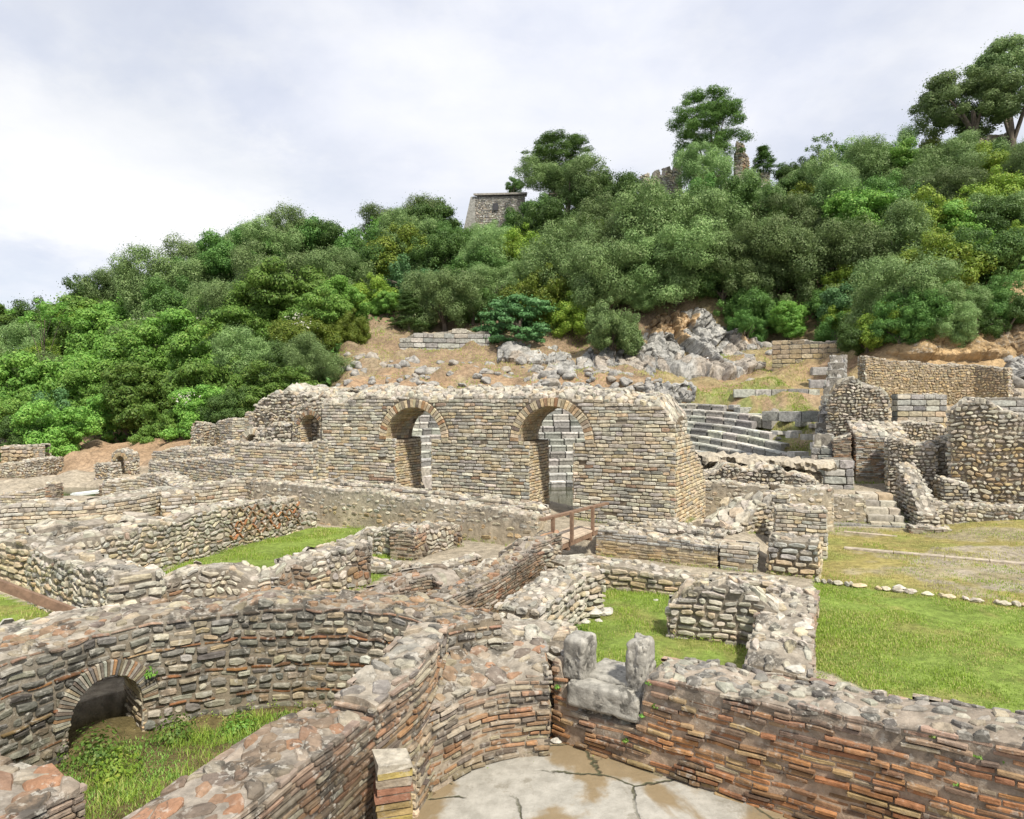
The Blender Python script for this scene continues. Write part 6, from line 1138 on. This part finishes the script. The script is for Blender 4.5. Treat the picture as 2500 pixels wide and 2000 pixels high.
# white blossom in the wood and small flowers on the strip
bl = [(x * SC, y * SC) for x, y in [(275, 690), (282, 685), (300, 672), (310, 668), (400, 665), (408, 662), (625, 668), (632, 672), (640, 685), (395, 835), (345, 650), (560, 640), (290, 715), (415, 668), (610, 690)]]
P = []
for (px, py) in bl:
    Yb = march(px, py, 2.6, 36, 90)
    if Yb:
        x, y, z = D(px, Yb[1] - 1.2, py); k = 40; P.append(RNG.normal(size=(k, 3)) * [.35, .3, .18] + [x, y, z])
if P: leafmass('white_blossom', 'white blossom sprays scattered through the left wood', np.concatenate(P), .07, 'bloom', 9)
# stones lying about
def loose(px, py, z, r, lb, sx=1.2, sz=.6, col=None):
    x, y = T(px, py, z); mb = MB(); v, f = RKS[int(RNG.integers(7))]; mb.add(v * [r * sx, r, r * sz] + [x, y, z + r * sz * .5], None, f, (col or (.50, .475, .42)) + (.3,)); tag(mb.link('loose_stone', M_MAS, smooth=False), lb, 'stone', 'loose stones', 'thing')
for a in [(1600, 1467, .25, .045, 'small white stone lying on the court grass'), (1430, 1522, .25, .09, 'pale stone at the foot of the thick pale wall'), (1462, 1518, .25, .06, 'small pale stone beside the court pier'), (1478, 1500, .25, .16, 'rounded block leaning on the court pier'), (1445, 1500, .3, .17, 'big rounded boulder below the court pier'),
          (1358, 1812, 0., .06, 'small pinkish stone on the floor by the brick niche'), (1945, 1640, .72, .10, 'white stone lying on the rubble wall top by the lawn'), (2195, 1438, .28, .10, 'flat grey stone in the row edging the lawn'), (1960, 1535, .68, .12, 'flat tilted stone on the court wall corner')]: loose(*a)
def edging():
    a = np.array(T(1995, 1422, .25)); b = np.array(T(2520, 1486, .25)); L = np.linalg.norm(b - a); u = 0; ne = 0
    while u < L:
        mb = MB()
        l = RNG.choice([.08, .13, .2, .3]) * RNG.uniform(.8, 1.2); q = a + (b - a) * (u / L); v, f = RKS[int(RNG.integers(7))]; mb.add(v * [l * .5, .10, .07 * RNG.uniform(.6, 1.2)] + [q[0], q[1] + RNG.uniform(-.04, .04), .29], None, f, tuple(palette('white', 1)[0]) + (.4,)); u += max(l, .12) * RNG.uniform(.6, 1.25); tag(mb.link('edging_stone', M_MAS, smooth=False), f'small pale stone edging the far side of the lawn, {ordn(ne)} from the left', 'stone', 'stones edging the lawn', 'thing'); ne += 1
    mb = MB(); a = np.array(T(2060, 1340, .25)); b = np.array(T(2600, 1388, .25)); L = np.linalg.norm(b - a); u = 0; rz = math.atan2(*(b - a)[::-1])
    while u < L: l = RNG.uniform(.8, 1.4); q = a + (b - a) * ((u + l / 2) / L); mb.box((q[0], q[1], .265), (l - .02, .22, .05), rz + RNG.uniform(-.01, .01), (.43, .37, .29, .2)); u += l
    tag(mb.link('stone_kerb', M_MAS, smooth=False), 'long flat kerb of pinkish slabs across the dry grass', 'kerb', None, 'thing')
    mb = MB(); a = np.array(T(2060, 1300, .25)); b = np.array(T(2190, 1312, .25)); q = (a + b) / 2; mb.box((q[0], q[1], .26), (np.linalg.norm(b - a), .16, .05), math.atan2(*(b - a)[::-1]), (.45, .38, .29, .2)); tag(mb.link('short_kerb', M_MAS, smooth=False), 'short kerb line in the grass before the entrance steps', 'kerb', None, 'thing')
edging()
for i, (px, py, Y, d, lb) in enumerate([(1948, 1108, 27.5, (.62, .5, .22), 'clean white square slab on the theatre grass'), (1997, 1088, 29, (.5, .42, .3), 'pale block right above the white square slab'), (1972, 1066, 30, (.5, .4, .25), 'pale block in the grass below the tilted edging'), (1933, 1060, 30, (.4, .4, .3), 'upright pale block on the theatre grass'), (1905, 1056, 31, (.55, .4, .15), 'flat pale slab left of the upright block'), (1940, 1054, 32, (.5, .4, .15), 'flat pale slab behind the upright block')]):
    mb = MB(); p = D(px, Y, py); worn_block('', (p[0], p[1], p[2] - .02), d, RNG.uniform(-.3, .3), None, None, .015, 5, mb=mb, col=(.55, .53, .49, .1)); tag(mb.link('cut_slab', M_MAS, smooth=False), lb, 'slab', 'cut slabs on the theatre grass', 'thing')
# ================================================================ SEATED PERSON
def person():
    p = D(1727, 43.9, 908); x0, y0 = p[0], p[1]; z0 = 5.95; s = .68
    J = {'pel': (0, 0, .12), 'wa': (0, .0, .30), 'ch': (0, -.03, .52), 'nk': (0, -.03, .68), 'hd': (0, -.05, .80), 'tp': (0, -.05, .92)}
    for sd_, q in (('L', -1), ('R', 1)):
        J['hp' + sd_] = (.10 * q, 0, .11); J['kn' + sd_] = (.16 * q, -.44, .14); J['an' + sd_] = (.14 * q, -.46, -.30); J['to' + sd_] = (.15 * q, -.64, -.34); J['sh' + sd_] = (.20 * q, -.02, .60); J['el' + sd_] = (.27 * q, -.12, .34); J['wr' + sd_] = (.10 * q, -.34, .26); J['pm' + sd_] = (.07 * q, -.40, .25)
        for k in range(5): J[f'f{k}' + sd_] = ((.03 + .02 * k) * q, -.46 + .005 * abs(k - 2), .235 - .004 * k)
    E = [('pel', 'wa'), ('wa', 'ch'), ('ch', 'nk'), ('nk', 'hd'), ('hd', 'tp')]
    for q in 'LR': E += [('pel', 'hp' + q), ('hp' + q, 'kn' + q), ('kn' + q, 'an' + q), ('an' + q, 'to' + q), ('ch', 'sh' + q), ('sh' + q, 'el' + q), ('el' + q, 'wr' + q), ('wr' + q, 'pm' + q)] + [('pm' + q, f'f{k}' + q) for k in range(5)]
    RR = dict(pel=.13, wa=.12, ch=.135, nk=.055, hd=.085, tp=.07, hp=.09, kn=.065, an=.045, to=.04, sh=.065, el=.048, wr=.032, pm=.036)
    def skin(name, keys, mat, add=0, parent=None):
        ks = [k for k in J if k in keys]; me = bpy.data.meshes.new(name); me.from_pydata([tuple(np.array(J[k]) * s) for k in ks], [(ks.index(a), ks.index(b)) for a, b in E if a in ks and b in ks], []); o = bpy.data.objects.new(name, me); C.collection.objects.link(o)
        m = o.modifiers.new('s', 'SKIN'); m.use_smooth_shade = True; sub = o.modifiers.new('d', 'SUBSURF'); sub.levels = 1; sub.render_levels = 2
        for i, k in enumerate(ks): r = (RR.get(k, RR.get(k[:2], .010)) + add) * s if not k.startswith('f') else .010 * s; me.skin_vertices[0].data[i].radius = (r, r); me.skin_vertices[0].data[i].use_root = (k == ks[0])
        me.materials.append(mat)
        if parent: o.parent = parent
        return o
    b = skin('person', set(J), M_SKIN); b.location = (x0, y0, z0); tag(b, 'person in dark clothes and a white cap sitting on the top seat row', 'person', None, 'thing')
    skin('jacket', {'wa', 'ch', 'shL', 'shR', 'elL', 'elR', 'wrL', 'wrR'}, M_CLOTH, .014, b); skin('trousers', {'pel', 'hpL', 'hpR', 'knL', 'knR', 'anL', 'anR'}, M_CLOTH, .014, b)
    mb = MB(); a = np.linspace(0, 2 * math.pi, 17); h = np.linspace(0, math.pi / 2, 6); A, Hh = np.meshgrid(a, h); G = np.stack([np.cos(A) * np.cos(Hh) * .10, np.sin(A) * np.cos(Hh) * .11 - .05, .86 + np.sin(Hh) * .1], -1) * s + np.array([x0, y0, z0]); mb.grid(G, (.7, .7, .7, 0)); mb.link('cap', M_CAP, b)
    # face: nose and eyes
    mb = MB(); v, f = RKS[0]; mb.add(v * .016 * s + np.array([0, -.145, .80]) * s + [x0, y0, z0], None, f, (.5, .3, .2, 0)); mb.link('nose', M_SKIN, b)
    for q in (-1, 1): mb = MB(); mb.add(v * .011 * s + np.array([.032 * q, -.128, .825]) * s + [x0, y0, z0], None, f, (0, 0, 0, 0)); mb.link('eye', M_CLOTH, b)
person()
